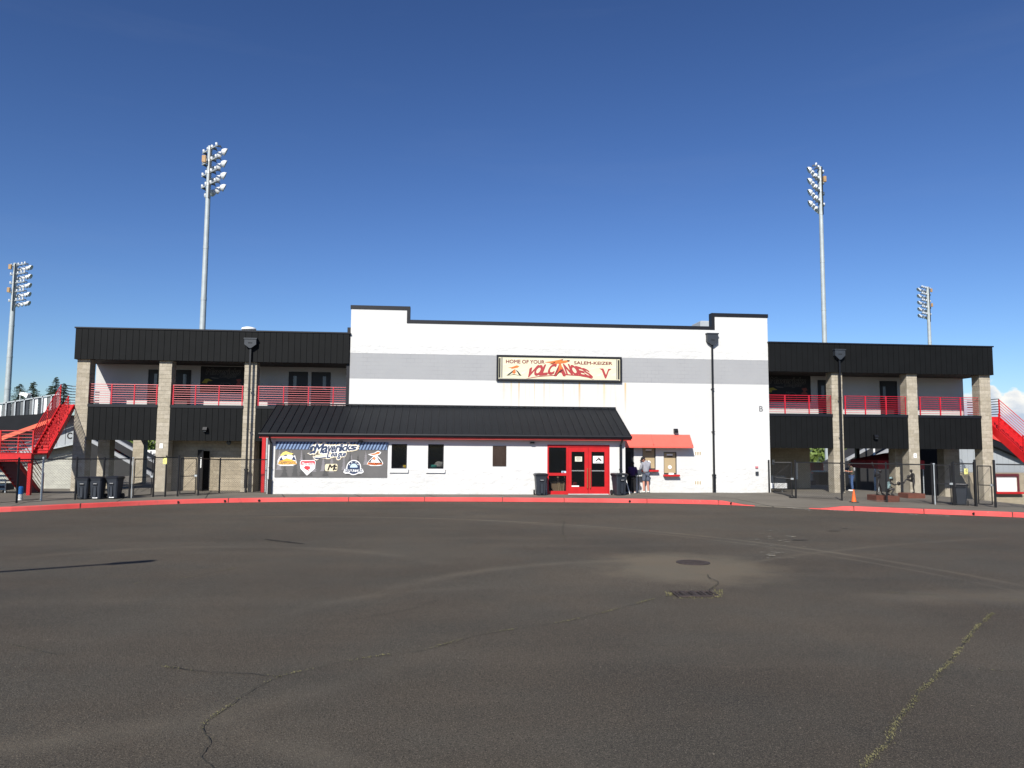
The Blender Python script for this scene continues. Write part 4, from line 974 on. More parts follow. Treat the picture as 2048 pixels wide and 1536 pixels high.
# ---- left wing
LW = thing('stadium_wing',(-11.5,4,0),'open balcony stadium wing with tan block columns beside a red staircase and three bins','building','stadium wings')
zr,zf,dk_,zl = 8.06,6.48,4.28,2.52
bays = [(-17.5,-14.2),(-13.6,-10.07),(-9.47,-4.9)]
wing(LW,-18.17,-4.9,[(-18.1,-17.5,-.05),(-14.2,-13.6,-.02),(-10.07,-9.47,.0)],zr,zf,dk_,zl,bays,True)
rail('railing',ax(176,790,.2),ax(316.5,790,.2),.2,dk_,LW,(.02,.335,.66,.98)); rail('railing',ax(342.5,790,.2),ax(487,790,.2),.2,dk_,LW,(.03,.335,.66,.985)); rail('railing',ax(513.5,790,.2),ax(697.5,790,.2),.2,dk_,LW,(.02,.29,.56,.83))
bwx0 = ax(191,770,BD); bwx1 = -4.9
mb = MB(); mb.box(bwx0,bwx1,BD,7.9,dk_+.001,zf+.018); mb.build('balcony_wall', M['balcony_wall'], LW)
Yb = BD-.001; zT = az(600,746,BD)
for a,b,s,h in ((298.5,318,(308,314),-1),(350.5,379,(366,372.5),-1),(579.5,613,(586.5,593),1),(625,658.5,(645.5,652),-1)):
    pdoor(LW,ax(a,770,BD),ax(b,770,BD),dk_+.01,zT,Yb,(ax(s[0],770,BD),ax(s[1],770,BD),az(600,778,BD),az(600,752,BD)),hinge=h)
conductor(LW,491.5,514.5,678,690,697,-.13,(490.5,975.5),(494,939))
x,z = at(411.5,856,.0); wall_light(LW,411.5,859,.03)
# ground floor
Yg = 1.14; zc = zl+.118
g0 = ax(338,940,Yg); da,db = ax(393.5,950,Yg),ax(417.5,950,Yg)
mb = MB(); wall_holes(mb,g0,-9.5,-.3,zc,Yg,Yg+.2,[(da,db,.02,az(405,902,Yg))]); mb.box(-9.5,-4.9,2.3,2.5,-.3,zc); mb.box(g0,g0+.2,Yg+.201,6,-.3,zc); mb.build('ground_wall', M['cmu2'], LW)
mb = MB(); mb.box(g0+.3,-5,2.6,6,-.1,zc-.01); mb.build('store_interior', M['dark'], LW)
dlx = ax(408,940,Yg-.3)
mb = MB(); mb.obox((da+.02+.21,Yg-.26,1.06),(.21,-.24,0),(.006,.02,0),(0,0,1.0)); d = mb.build('open_door', M['door_dark'], LW)
xd,zd = at(393+3.5,929,Yg-.3); mb = MB(); mb.obox((da+.25,Yg-.315,1.42),(.085,-.097,0),(.002,.002,0),(0,0,.26)); mb.build('notice', M['paper'], d)
mb = MB(); x,z = at(458,885.5,Yg); mb.ell((x,Yg-.06,z),.12,.07,.12,14,8); mb.build('bulkhead_lamp', M['slit'], LW)
for yy in (2.7,7.1):
    x0,x1 = -18.1,-17.5; mb = MB(); mb.box(x0,x1,yy,yy+.6,-.3,zc); mb.build('pillar', M['cmu'], LW)
mb = MB(); x,z = at(368,950,Yg-.02); mb.cyl((ax(343,930,.9),.9,0),(ax(343,930,.9),.9,2.4),.03,n=8); mb.build('conduit', M['black_pipe'], LW)
# ---- right wing
RW = thing('stadium_wing',(23.5,4,0),'open balcony stadium wing with tan block columns beside the statues and orange cone','building','stadium wings')
zr,zf,dk2,zl2 = 8.04,6.45,4.20,2.37
baysr = [(17.22,20.75),(21.35,25.02),(25.62,29.25)]
wing(RW,17.22,29.97,[(20.75,21.35,.0),(25.02,25.62,-.12),(29.25,29.88,-.55)],zr,zf,dk2,zl2,baysr,False)
rail('railing',17.25,ax(1663.5,815,.2),.2,dk2,RW,(.26,.64,.99)); rail('railing',ax(1688,815,.2),ax(1813,815,.2),.2,dk2,RW,(.02,.34,.67,.99)); rail('railing',ax(1838,820,.2),ax(1960,822,.2),.2,dk2,RW,(.02,.35,.68,.99))
bxr = ax(1926.5,780,BD)
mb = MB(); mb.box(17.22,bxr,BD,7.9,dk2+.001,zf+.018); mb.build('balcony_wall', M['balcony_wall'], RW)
zT = az(1750,764,BD)
for a,b,s,h in ((1638,1671,(1642.5,1648.5),1),(1762,1792,(1765.5,1771),1)):
    pdoor(RW,ax(a,790,BD),ax(b,790,BD),dk2+.01,zT,Yb,(ax(s[0],790,BD),ax(s[1],790,BD),az(1700,795,BD),az(1700,772,BD)),hinge=h)
conductor(RW,1665.5,1686,700,712,720,-.13,(1681,983),(1680,945))
wall_light(RW,1749.5,874,.03)
Yr = 4.2; zc2 = zl2+.118; xw1 = ax(1620.5,940,Yr)
mb = MB(); mb.box(17.22,xw1,Yr,Yr+.3,-.3,zc2); mb.box(xw1-.3,xw1,Yr+.301,7.5,-.3,zc2); mb.build('ground_wall', M['cmu2'], RW)
for a,b,yy,mm in ((1714,1720.5,4.6,'black_pipe'),(1791,1812,1.35,'cmu'),(1889,1920,3.0,'cmu')):
    x0,x1 = ax(a,940,yy),ax(b,940,yy); mb = MB(); mb.box(x0,x1,yy,yy+(.6 if mm=='cmu' else .2),-.9,zc2); mb.build('pillar', M[mm], RW)
# murals on the balcony walls
def mural(px0,px1,py0,py1,label,seed,crop=False):
    x0,z1 = at(px0,py0,BD); x1,z0 = at(px1,py1,BD); Y=BD-.012; W_=x1-x0; H=z1-z0
    t = thing('wall_mural',((x0+x1)/2,Y,(z0+z1)/2),label,'wall banner','dark league banners on the balcony walls')
    mb = MB(); mb.box(x0,x1,Y,BD-.0012,z0,z1); mb.build('sheet',mat('mural_black_%d'%seed,(.012,.013,.015),.7),t)
    def q(u0,u1,v0,v1,d=.004,sh=.0): return lambda u,v:(x0+W_*(u0+(u1-u0)*u+sh*v),Y-d,z0+H*(v0+(v1-v0)*v))
    line = mat('mural_line_%d'%seed,(.085,.08,.075),.7)
    mb = MB(); fat(mb,'Mavericks',q(.12,.88,.70,.93,.004,.03),.06); fat(mb,'League',q(.42,.78,.55,.71,.0045,.03),.06); mb.poly([(x0+W_*a,Y-.005,z0+H*b) for a,b in ((.22,.60),(.42,.57),(.40,.54),(.27,.55))]); o=mb.build('title_edge',line,t)
    mb = MB(); letters(mb,'Mavericks',q(.12,.88,.70,.93,.008,.03),.0); letters(mb,'League',q(.42,.78,.55,.71,.0085,.03),.0); mb.build('title_lettering',M['ink'],o)
    mb = MB(); ring=[]
    def dsc(cu,cv,r,d,k=20): mb.poly([(x0+W_*cu+r*math.cos(6.283*i/k),Y-d,z0+H*cv+r*math.sin(6.283*i/k)) for i in range(k)])
    dsc(.60,.20,.27,.004); mb.build('badge_ring',line,t)
    mb = MB(); dsc(.60,.20,.24,.007); mb.build('badge_disc',M['ink'],t)
    mb = MB(); letters(mb,'SENATORS',q(.46,.75,.10,.19,.010),.0); letters(mb,'Mc',q(.45,.55,.30,.40,.004,.02)); mb.build('badge_lettering',line,t)
    mb = MB(); mb.poly([(x0+W_*a,Y-.004,z0+H*b) for a,b in ((.03,.38),(.10,.52),(.18,.54),(.28,.46),(.17,.44),(.15,.36))]); mb.build('badge_hat',mat('mural_yellow_%d'%seed,(.30,.24,.03),.7),t)
    mb = MB(); mb.poly([(x0+W_*a,Y-.004,z0+H*b) for a,b in ((.78,.30),(.84,.42),(.80,.52),(.90,.55),(.93,.46),(.88,.42),(.95,.30))]); mb.build('badge_volcano',mat('mural_red_%d'%seed,(.20,.05,.04),.7),t)
    return t
mural(402,489,732.5,787,'black league banner with outlined script title on the balcony wall beside two doors',1)
mural(1528,1622,750.5,805,'black league banner half hidden by the white building on the balcony wall',2)
# small notices on columns and pillars
notice('column_notice',319.5,325.5,887,896.5,.048,M['paper'],'small white notice on the second tan column near the bins',[(.25,.75,.25,.31),(.25,.75,.45,.5),(.3,.7,.62,.67)])
notice('column_notice',1827,1833.5,907,915.5,.048,M['paper'],'small white notice on the tan column behind the pitcher statue',[(.3,.7,.2,.4),(.3,.7,.55,.75)])
# roof vent
x,z = at(497.5,661.5,3.0); t = thing('roof_vent',(x,3.0,8.07),'white round mushroom roof vent on the black stadium wing','roof vent')
r_ = (at(512,660,3)[0]-at(483,660,3)[0])/2; z1 = az(497,655,3.0)
mb = MB(); mb.lathe((x,3.0,8.07),[(r_*.7,0),(r_*.7,z1-8.07-.14)],20); mb.build('collar',M['steel'],t)
mb = MB(); mb.lathe((x,3.0,z1-.14),[(r_,0),(r_*1.02,.05),(r_*.93,.11),(r_*.5,.16),(.02,.17)],24); mb.build('hood',M['white'],t,smooth=True)

# ------------------------------------------------------------------ fences and gates
def mesh_wires(mb, a, b, za, zb, ha, hb, pitch=.10, w=.006):
    a, b = Vector((a[0],a[1])), Vector((b[0],b[1])); L = (b-a).length; d = (b-a)/L; nn = Vector((-d.y,d.x))*w*.5; H = ha-.06
    def P(s,h): q=a+d*s; zz = za+(zb-za)*s/L; return Vector((q.x,q.y,zz+.05+h))
    s = -H
    while s < L:
        for sg in (1,-1):
            s0,h0,s1,h1 = s,0,s+H,H
            if s0<0: h0=-s0; s0=0
            if s1>L: h1=H-(s1-L); s1=L
            if h1-h0>.02:
                p,q = (P(s0,h0),P(s1,h1)) if sg>0 else (P(s0,H-h0),P(s1,H-h1))
                up = Vector((0,0,w*.7)); o3=Vector((nn.x,nn.y,0))
                mb.add([p+up,p-up*.5+o3,p-up*.5-o3,q+up,q-up*.5+o3,q-up*.5-o3],[(0,1,4,3),(1,2,5,4),(2,0,3,5)])
        s += pitch
def fence(pts, label, h=1.65, posts=None, galv=(), midrail=True, name='chain_link_fence'):
    # pts: list of Vector ground points; a post at each
    c = pts[0]; t = thing(name,(c.x,c.y,c.z),label,'fence')
    mb = MB(); wr = MB(); bw = MB()
    for a,b in zip(pts[:-1],pts[1:]):
        mb.cyl((a.x,a.y,a.z+h-.02),(b.x,b.y,b.z+h-.02),.026,n=8); bw.cyl((a.x,a.y,a.z+.06),(b.x,b.y,b.z+.06),.008,n=6)
        mesh_wires(wr,(a.x,a.y),(b.x,b.y),a.z,b.z,h,h)
    mb.build('top_rail',M['fence'],t); bw.build('tension_wire',M['fence'],t); wr.build('chain_link',M['fence'],t)
    for i,p_ in enumerate(pts):
        if posts and i not in posts: continue
        m_ = MB(); m_.cyl((p_.x,p_.y,p_.z-.2),(p_.x,p_.y,p_.z+h+.04),.037,n=10); m_.ell((p_.x,p_.y,p_.z+h+.04),.036,.036,.03,10,5); m_.build('post',M['steel' if i in galv else 'fence'],t)
    return t
def gate(a, b, label, h=1.65, lock=True, brace=True):
    t = thing('chain_link_gate',(a.x,a.y,a.z),label,'gate'); d=(b-a); z=Vector((0,0,1)); mb=MB()
    A0,A1,B0,B1 = a+d*.03+z*.10,a+d*.03+z*(h-.03),b-d*.03+z*.10,b-d*.03+z*(h-.03)
    mb.tube([A0,A1,B1,B0,A0],.022); mb.cyl((A0+A1)/2,(B0+B1)/2,.018,n=8)
    if brace: mb.cyl(A0+z*.1,(B0+B1)/2,.006,n=6); mb.cyl((A0+A1)/2,B1,.006,n=6)
    mb.build('frame',M['fence'],t)
    wr=MB(); mesh_wires(wr,(A0.x,A0.y),(B0.x,B0.y),a.z+.05,b.z+.05,h-.06,h-.06); wr.build('chain_link',M['fence'],t)
    mb=MB(); q=(B0+B1)/2; mb.box(q.x-.06,q.x+.06,q.y-.05,q.y-.0,q.z-.03,q.z+.05); mb.build('latch',M['steel'],t)
    return t
def gpost(p_, label, h=2.0, mname='fence'):
    h *= .90
    mb=MB(); mb.cyl((p_.x,p_.y,p_.z-.2),(p_.x,p_.y,p_.z+h),.045 if mname=='fence' else .022,n=10); mb.ell((p_.x,p_.y,p_.z+h),.05,.05,.035,10,5)
    return tag(mb.build('gate_post',M[mname]),label,'gate post')
F = lambda x,y: gp(x,y)
fl = [F(-14,1010),F(33,1006),F(82,1001.5),F(150,999.5),F(205,998),F(258,996.5)]
fence(fl,'black chain link fence running under the red staircase to the three bins',galv=(2,))
gpost(F(262.5,996.3),'pale galvanised gate post next to the third bin',1.85,'steel')
gate(F(265,996.2),F(303,994.2),'narrow black chain link gate between the pale post and the second column')
g2 = [F(306,994),F(330,993.4),F(355,992.6)]
fence(g2,'short black chain link panel in front of the second tan column',h=1.7)
gate(F(358,992.5),F(391,991),'black chain link gate in front of the dark open door')
fr_ = [F(396,991),F(440,988.8),F(490,987),gp(532,984.5)]
q = fr_[-1]; fr_[-1] = Vector((-8.16,-1.15,0)); fr_[0:3] = [fr_[0],Vector((-10.55,-1.75,0)),Vector((-9.4,-1.45,0))]
fence(fr_,'black chain link fence running from the open door to the lobby corner',posts=(0,1,2))
notice('gate_notice',326,333.5,916,928,F(330,993.4).y-.04,M['paper_y'],'pale yellow notice on the short fence panel at the second column',[(.25,.75,.3,.36),(.25,.75,.5,.55),(.3,.7,.68,.73)])
# red post at the lobby's back corner
x = ax(527,930,-.35); mb = MB(); mb.box(x-.085,x+.085,-.43,-.27,-.05,2.75); tag(mb.build('red_post',M['red']),'square red post standing beside the lobby back corner','post')
x = ax(534,930,-.6); mb = MB(); mb.cyl((x-.03,-.6,-.05),(x-.03,-.6,2.72),.05,n=12); tag(mb.build('galvanised_post',M['steel']),'thin galvanised post between the red post and lobby wall','post')
# right side
a = F(1543,987.6); b = F(1586,996)
gpost(Vector((17.06,-.12,0)),'black gate post against the corner of the white building',1.9)
t = gate(Vector((17.2,-.32,0)),b,'wide black rolling gate at the white building corner, with a wheel')
mb = MB(); mb.box(b.x-.16,b.x+.14,b.y-.09,b.y+.06,.02,.16); mb.build('wheel_housing',M['fence'],t)
mb = MB(); mb.cyl((b.x+.02,b.y-.10,.085),(b.x+.02,b.y-.06,.085),.08,n=14); mb.build('wheel',M['rubber'],t)
gpost(F(1592,996.6),'black gate post where the rolling gate meets the fence',1.9)
fR = [F(1595,996.7),F(1684,1001.2),F(1774,1004.5),F(1866,1008.6)]
fence(fR,'black chain link fence in front of the statues and the orange cone',posts=(1,2,3))
gate(F(1873,1009),F(1904,1010.4),'narrow black gate behind the single bin near the red staircase'); gpost(F(1870.5,1008.9),'grey gate post beside the statue fence',1.85,'steel')
gpost(F(1907.5,1010.4),'black gate post hidden behind the single bin',1.9)
fence([F(1910,1010.6),F(1951,1012.6)],'short black chain link panel beside the single bin',h=1.72)
gpost(F(1953,1012.9),'stout black gate post between bin and end column',2.05); gate(F(1957,1012.8),F(1986,1014.2),'black chain link gate in front of the last tan column')
gpost(F(1991.5,1015),'stout black gate post in front of the white shutter',2.05)
fence([F(1995,1014.6),F(2060,1017.5),F(2130,1022)],'black chain link fence in front of the white roller shutter',h=1.72,posts=(1,2))
notice('gate_notice',1928,1936,937,948.5,F(1932,1011.6).y-.04,M['paper_y'],'pale yellow notice wired to the fence behind the single bin',[(.25,.75,.3,.36),(.25,.75,.5,.55)])
# ------------------------------------------------------------------ red switchback staircases at both ends
def staircase(xt_in, xt_out, shift, deck, z_mid, base, label, out_len, sd=.30, yt0=.8):
    s = 1 if xt_out > xt_in else -1
    t = thing('staircase',(xt_in,-1.5,base),label,'staircase','red stairs at the ends of the stadium')
    RS = M['red_stair']; yb = -2.7; run = yt0-yb; ns = 14
    x_in, x_out = xt_in+s*shift, xt_out+s*shift
    def shear(mb): mb.v = [(x+s*shift*min(1,max(0,(yt0-y)/run)),y,z) for x,y,z in mb.v]; return mb
    a, b = min(xt_in,xt_out), max(xt_in,xt_out)
    mb = MB()
    for i in range(ns):              # treads and risers
        y1 = yt0-run*i/ns; y0 = yt0-run*(i+1)/ns; z = deck-(deck-z_mid)*(i+1)/ns
        if i < ns-1: mb.box(a+.05,b-.05,y0-.02,y1,z-.03,z)
        mb.box(a+.05,b-.05,y1-.024,y1-.004,z+.001,z+(deck-z_mid)/ns-.031)
    shear(mb).build('upper_steps', RS, t)
    for x in (a,b-.049):
        mb = MB(); mb.prismx([(yt0,deck+.02),(yt0,deck-sd),(yb,z_mid-sd+.02),(yb,z_mid+.04)],x,x+.049); shear(mb).build('stringer', RS, t)
    def slope_rail(x, y0, z0, y1, z1, name, m=RS, nr=6, sh=False):
        mb = MB()
        for i in range(nr):
            h = .16+.82*i/(nr-1); mb.cyl((x,y0,z0+h),(x,y1,z1+h),.021 if i==nr-1 else .014,n=6)
        o = (shear(mb) if sh else mb).build(name, m, t)
        for f in (0,.5,1):
            mb = MB(); y=y0+(y1-y0)*f; z=z0+(z1-z0)*f; mb.box(x-.025,x+.025,y-.025,y+.025,z-.02,z+1.0); (shear(mb) if sh else mb).build('post', m, o)
    dz_ = (deck-z_mid)/run
    for x, ys in ((xt_out-s*.025, yt0-.03), (xt_in+s*.025, -.12)): slope_rail(x,ys,deck-dz_*(yt0-ys),yb+.03,z_mid,'stair_rail',sh=True)
    # top landing beside the balcony
    xw = -18.12 if s<0 else 29.9; la, lb = min(xw,xt_out), max(xw,xt_out)
    mb = MB(); mb.box(la,lb,yt0+.001,2.0,deck-.2,deck); mb.build('top_landing', RS, t)
    mb = MB()
    for i in range(7):
        z = deck+.14+.86*i/6; mb.cyl((xt_out,1.95,z),(xw,1.95,z),.022,n=6); mb.cyl((xt_out,yt0,z),(xt_out,1.95,z),.022,n=6)
    mb.build('landing_rail', M['head_grey'], t)  # shade put into the colour: dark bars, unlike the other red rails
    # lower landing, running outwards
    xo = x_out+s*out_len; la, lb = min(x_in,xo), max(x_in,xo)
    mb = MB(); mb.box(la,lb,-4.0,yb-.001,z_mid-.06,z_mid+.0); mb.build('landing', RS, t)
    mb = MB(); mb.box(la,lb,-4.05,-4.001,z_mid-.32,z_mid+.02); mb.box(la,lb,-4.07,-4.051,z_mid-.34,z_mid-.30); mb.box(la,lb,-4.07,-4.051,z_mid-.0,z_mid+.03); mb.build('landing_beam', RS, t)
    mb = MB()
    for i in range(7):
        z = z_mid+.12+.86*i/6; mb.cyl((la,-3.97,z),(lb,-3.97,z),.021 if i==6 else .014,n=6); mb.cyl((x_in,-3.97,z),(x_in,yb,z),.014,n=6)
    o = mb.build('landing_rail', RS, t)
    for x in (x_in,x_in+s*1.35,x_in+s*2.7,x_in+s*4.05):
        if la-.01<=x<=lb+.01: mb = MB(); mb.box(x-.028,x+.028,-3.998,-3.942,z_mid,z_mid+1.0); mb.build('post', RS, o)
    for x in (x_in+s*.1,x_in+s*3.4):
        mb = MB(); mb.box(x-.075,x+.075,-3.95,-3.80,base-.3,z_mid-.061); mb.build('support_post', RS, t)
    # lower flight, going back under the landing level
    p0, p1 = x_out+s*.05, x_out+s*.95; a2, b2 = min(p0,p1), max(p0,p1); ns2 = 11; run2 = 2.4; yt = yb-1.15
    mb = MB()
    for i in range(ns2):
        y0 = yt+run2*i/ns2; z = z_mid-(z_mid-base)*(i+1)/ns2-.02
        mb.box(a2+.05,b2-.05,y0,y0+run2/ns2+.02,z-.03,z); mb.box(a2+.05,b2-.05,y0+.003,y0+.02,z+.001,z+(z_mid-base)/ns2-.031)
    mb.build('lower_steps', M['door_red'], t)  # shade of the lower flight put into the colour, a darker red
    for x in (a2,b2-.049):
        mb = MB(); mb.prismx([(yt,z_mid-.07),(yt,z_mid-.3),(yt+run2,base-.1),(yt+run2,base+.06)],x,x+.049); mb.build('stringer', RS, t)
        slope_rail(x+.025,yt+.2,z_mid-(z_mid-base)*.2/run2-.05,yt+run2,base,'lower_rail',RS,5)
    return t
xi, xo_ = ax(149,806,.8), ax(119.5,806,.8); xbi = ax(96,905,-2.7)
staircase(xi,xo_,xi-xbi,4.28,1.90,-.03,'red metal staircase beside the left end column, above the blue cart',4.6)
staircase(29.92,ax(1999,832,.8),.82,4.20,.95,-.75,'red metal staircase beside the last tan column, next to the white shutter',4.0,.5)

# ------------------------------------------------------------------ side buildings
def raked(mb, pts, y0, y1): mb.prism(pts, y0, y1)
t = thing('side_building',(-25,5,0),'low building with pale block wall and grey panels marked C behind the red stairs','building')
mb = MB(); mb.prism([(-36,-.6),(-18.6,-.6),(-18.6,3.2),(-36,1.2)],2.5,2.9); mb.build('lower_wall',M['cmu3'],t)
xa_ = ax(147,880,1.9)
mb = MB(); mb.prism([(-36,-1.6),(xa_,2.36),(xa_,3.8),(-36,-.1)],1.95,2.45); mb.build('siding_back',M['black_gap'],t)
mb = MB(); x = xa_
while x > -30:
    x0 = x-.40; f = lambda q: 2.36+(q-xa_)*.228
    mb.prism([(x0+.012,f(x0)),(x-.012,f(x)),(x-.012,f(x)+1.4),(x0+.012,f(x0)+1.4)],1.9,1.949); x = x0
mb.build('siding',M['grey_panel'],t)
mb = MB(); mb.prism([(-36,-1.7),(xa_,2.27),(xa_,2.355),(-36,-1.61)],1.86,1.9); mb.build('siding_trim',M['steel'],t)
x,z = at(139,871.5,1.88); mb = MB(); letters(mb,'C',lambda u,v:(x-.13+.26*u,1.893,z-.17+.34*v),.03); mb.build('wall_letter',M['ink'],t)
q = [at(*p_,1.2) for p_ in ((-90,838),(78,828),(125,812),(125,829),(-90,905))]
mb = MB(); mb.prism(q[::-1],1.2,1.85); mb.build('roof_edge',M['roof_metal'],t)
q = [at(*p_,1.14) for p_ in ((-90,905),(125,829),(125,836),(-90,915))]
mb = MB(); mb.prism(q,1.14,1.199); mb.build('fascia',mat('orange_fascia',(.62,.13,.07)),t)
t = thing('slatted_barrier',(-24,3,4),'pale barrier of grey and white panels on the roof behind the red stairs','barrier')
MG = mat('mid_grey_panel',(.13,.14,.145)); pat = 'gwggwgdgdgdgwdwgdg'; n_ = len(pat); rnd = random.Random(4)
xL,xR = ax(-40,800,3),ax(122,790,3); zt0,zt1 = az(-40,814,3),az(122,788,3); zb0,zb1 = az(-40,840,3),az(122,826,3)
for i,ch in enumerate(pat):
    u0,u1 = i/n_+.004,(i+1)/n_-.006; P = lambda u,w:(xL+(xR-xL)*u,(zb0+(zb1-zb0)*u)*(1-w)+(zt0+(zt1-zt0)*u)*w)
    mb = MB(); mb.prism([P(u0,0),P(u1,0),P(u1,.95),P(u0,.95)],3.0,3.04); mb.build('panel',{'g':MG,'w':M['white'],'d':M['head_grey']}[ch],t)
mb = MB()
for i in range(0,n_+1,2): u=i/n_; a=P(u,-.15); b=P(u,1.05); mb.prism([(a[0]-.03,a[1]),(a[0]+.03,a[1]),(b[0]+.03,b[1]),(b[0]-.03,b[1])],2.93,2.995)
a=P(0,1);b=P(1,1); mb.prism([(a[0],a[1]-.03),(b[0],b[1]-.03),(b[0],b[1]+.03),(a[0],a[1]+.03)],2.93,2.99); mb.build('rail',M['steel'],t)
x,z = at(50,793,4.5); t = thing('shade_lamp',(x,4.5,3),'white hooded lamp on a thin pole above the slatted barrier','lamp')
mb = MB(); xp=ax(40,800,4.5); mb.cyl((xp,4.5,2),(xp,4.5,z+.25),.035,n=8); mb.tube([(xp,4.5,z+.2),(xp+.2,4.5,z+.22)],.03); mb.build('pole',M['steel'],t)
mb = MB(); mb.prism([(xp+.03,z+.10),(xp+.12,z+.20),(xp+.38,z+.20),(xp+.50,z+.12),(xp+.42,z-.10),(xp+.30,z+.0)],4.3,4.7); mb.build('hood',M['white'],t)
# right-hand building
t = thing('side_building',(33,5,-.5),'grey panelled building with tan block base and white roller shutter behind the red stairs','building')
Yb2 = 6.5; XB = ax(1914,950,Yb2); zc_ = az(1930,945,Yb2); sh = (ax(1992,960,Yb2),ax(2034,960,Yb2),az(2010,983.5,Yb2),az(2010,953,Yb2))
mb = MB(); wall_holes(mb,XB,48,-1.8,zc_,Yb2,Yb2+.2,[sh]); mb.build('base_wall',M['cmu2'],t)
mb = MB(); mb.prism([(XB,zc_+.001),(48,zc_+.001),(48,1.3),(41,1.3),(XB,3.6)],Yb2+.04,12); mb.build('siding_back',M['grey_panel'],t)
mb = MB(); x = XB
while x < 40.5: 
    x1=x+.395; f=lambda q:3.58-(q-XB)*.29; mb.prism([(x+.006,zc_+.02),(x1-.006,zc_+.02),(x1-.006,f(x1)),(x+.006,f(x))],Yb2+.01,Yb2+.039); x=x1
mb.build('siding',M['grey_panel'],t)
q=[at(*p_,2.5) for p_ in ((1935,856),(2130,938),(2130,952),(1935,868))]; q=[at(*p_,6.0) for p_ in ((1935,856),(2130,938),(2130,952),(1935,868))]; mb=MB(); mb.prism(q[::-1],6.0,Yb2-.0); mb.build('eave',M['black_trim'],t)
q=[at(*p_,5.95) for p_ in ((1935,848),(2130,930),(2130,938),(1935,856))]; mb=MB(); mb.prism(q[::-1],5.95,5.999); mb.build('fascia',M['red_fascia'],t)
mb=MB(); k=12
for i in range(k): z0=sh[2]+(sh[3]-sh[2])*i/k; mb.prismx([(Yb2+.05,z0+.002),(Yb2+.03,z0+.02),(Yb2+.05,z0+(sh[3]-sh[2])/k-.002)],sh[0]+.001,sh[1]-.001)
r=mb.build('roller_shutter',M['white'],t)
mb=MB()
for a,b,c_,d_ in ((sh[0]-.14,sh[0],sh[2],sh[3]+.18),(sh[1],sh[1]+.12,sh[2],sh[3]+.18),(sh[0],sh[1],sh[3],sh[3]+.18)): mb.box(a,b,Yb2-.05,Yb2-.002,c_,d_)
mb.build('frame',M['door_red'],r); mb=MB(); mb.box(sh[0]-.2,sh[1]+.2,Yb2-.3,Yb2-.002,sh[2]-.12,sh[2]-.001); mb.build('counter',M['red'],r)
mb=MB(); xx=ax(1885,950,7); mb.box(ax(1836,950,7.2),ax(1905,950,7.2),7.2,7.5,-1.2,3.0); tag(mb.build('shade_backing',M['dark']),'black backing put in for the shaded depth behind the pitcher statue column','wall')  # near-black backing added for the shaded depth here, no real wall

# ------------------------------------------------------------------ seating stands seen through the openings
def stand(Y, line, label, seats, posts=()):
    top = [at(x,y,Y) for x,y in line]; t = thing('seating_stand',(top[0][0],Y,0),label,'seating stand','seating stands beyond the openings')
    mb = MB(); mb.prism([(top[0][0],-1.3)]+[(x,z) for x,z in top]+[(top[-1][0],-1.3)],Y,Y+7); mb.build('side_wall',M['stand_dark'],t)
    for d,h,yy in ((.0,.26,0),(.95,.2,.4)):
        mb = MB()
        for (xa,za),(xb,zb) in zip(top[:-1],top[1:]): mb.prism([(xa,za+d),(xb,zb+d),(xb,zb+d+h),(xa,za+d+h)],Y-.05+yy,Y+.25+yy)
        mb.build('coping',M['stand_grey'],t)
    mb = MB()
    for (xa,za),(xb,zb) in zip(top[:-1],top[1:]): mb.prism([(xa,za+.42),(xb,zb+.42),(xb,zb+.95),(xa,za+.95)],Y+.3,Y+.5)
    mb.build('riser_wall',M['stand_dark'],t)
    for x0,x1,y0,y1 in seats:
        k = max(1,round((x1-x0)/9)); 
        for i in range(k):
            a,zt = at(x0+(x1-x0)*i/k,y0,Y+1.6); b,zb = at(x0+(x1-x0)*(i+.92)/k,y1,Y+1.6); mb = MB(); mb.bbox(a,b,Y+1.6,Y+1.68,zb,zt,.03); mb.bbox(a,b,Y+1.15,Y+1.58,zb+.05,zb+.12,.02); mb.build('seat',M['seat'],t)
    for px,y0,y1 in posts:
        x,z1 = at(px,y0,Y-.3); z0 = at(px,y1,Y-.3)[1]; mb = MB(); mb.cyl((x,Y-.3,z0),(x,Y-.3,z1),.05,n=8); mb.build('rail_post',M['alu'],t)
    return t
stand(19,[(150,868),(223,907),(258,927),(330,968)],'dark sided seating stand with red seats behind the left pillars',[(222,252,893,906),(253,266,897,911)])
stand(19,[(1700,946),(1720,935),(1790,897),(1830,876)],'dark sided seating stand with white edges rising behind the tent and catcher',[(1704,1732,917,930),(1735,1758,909,921)],[(1749,902,930)])
stand(24,[(1600,956),(1628,958),(1690,962),(1712,950)],'far low stand with red seats seen past the thin black pillar',[(1690,1712,925,938)])
# white boards of the outfield fence
t = thing('advert_board',(-20,34,1),'white outfield board with dark shapes seen past the second column','board')
x0,z1 = at(288,900,34); x1,z0 = at(316,922,34); mb=MB(); mb.box(x0,x1,34,34.1,z0,z1); mb.build('panel',M['white'],t)
mb=MB(); rnd=random.Random(2)
for u0,u1,v0,v1 in ((.05,.32,.2,.8),(.42,.55,.1,.9),(.62,.95,.55,.7),(.66,.9,.2,.35)): mb.box(x0+(x1-x0)*u0,x0+(x1-x0)*u1,33.98,33.999,z0+(z1-z0)*v0,z0+(z1-z0)*v1)
mb.build('dark_shapes',M['greyink'],t)
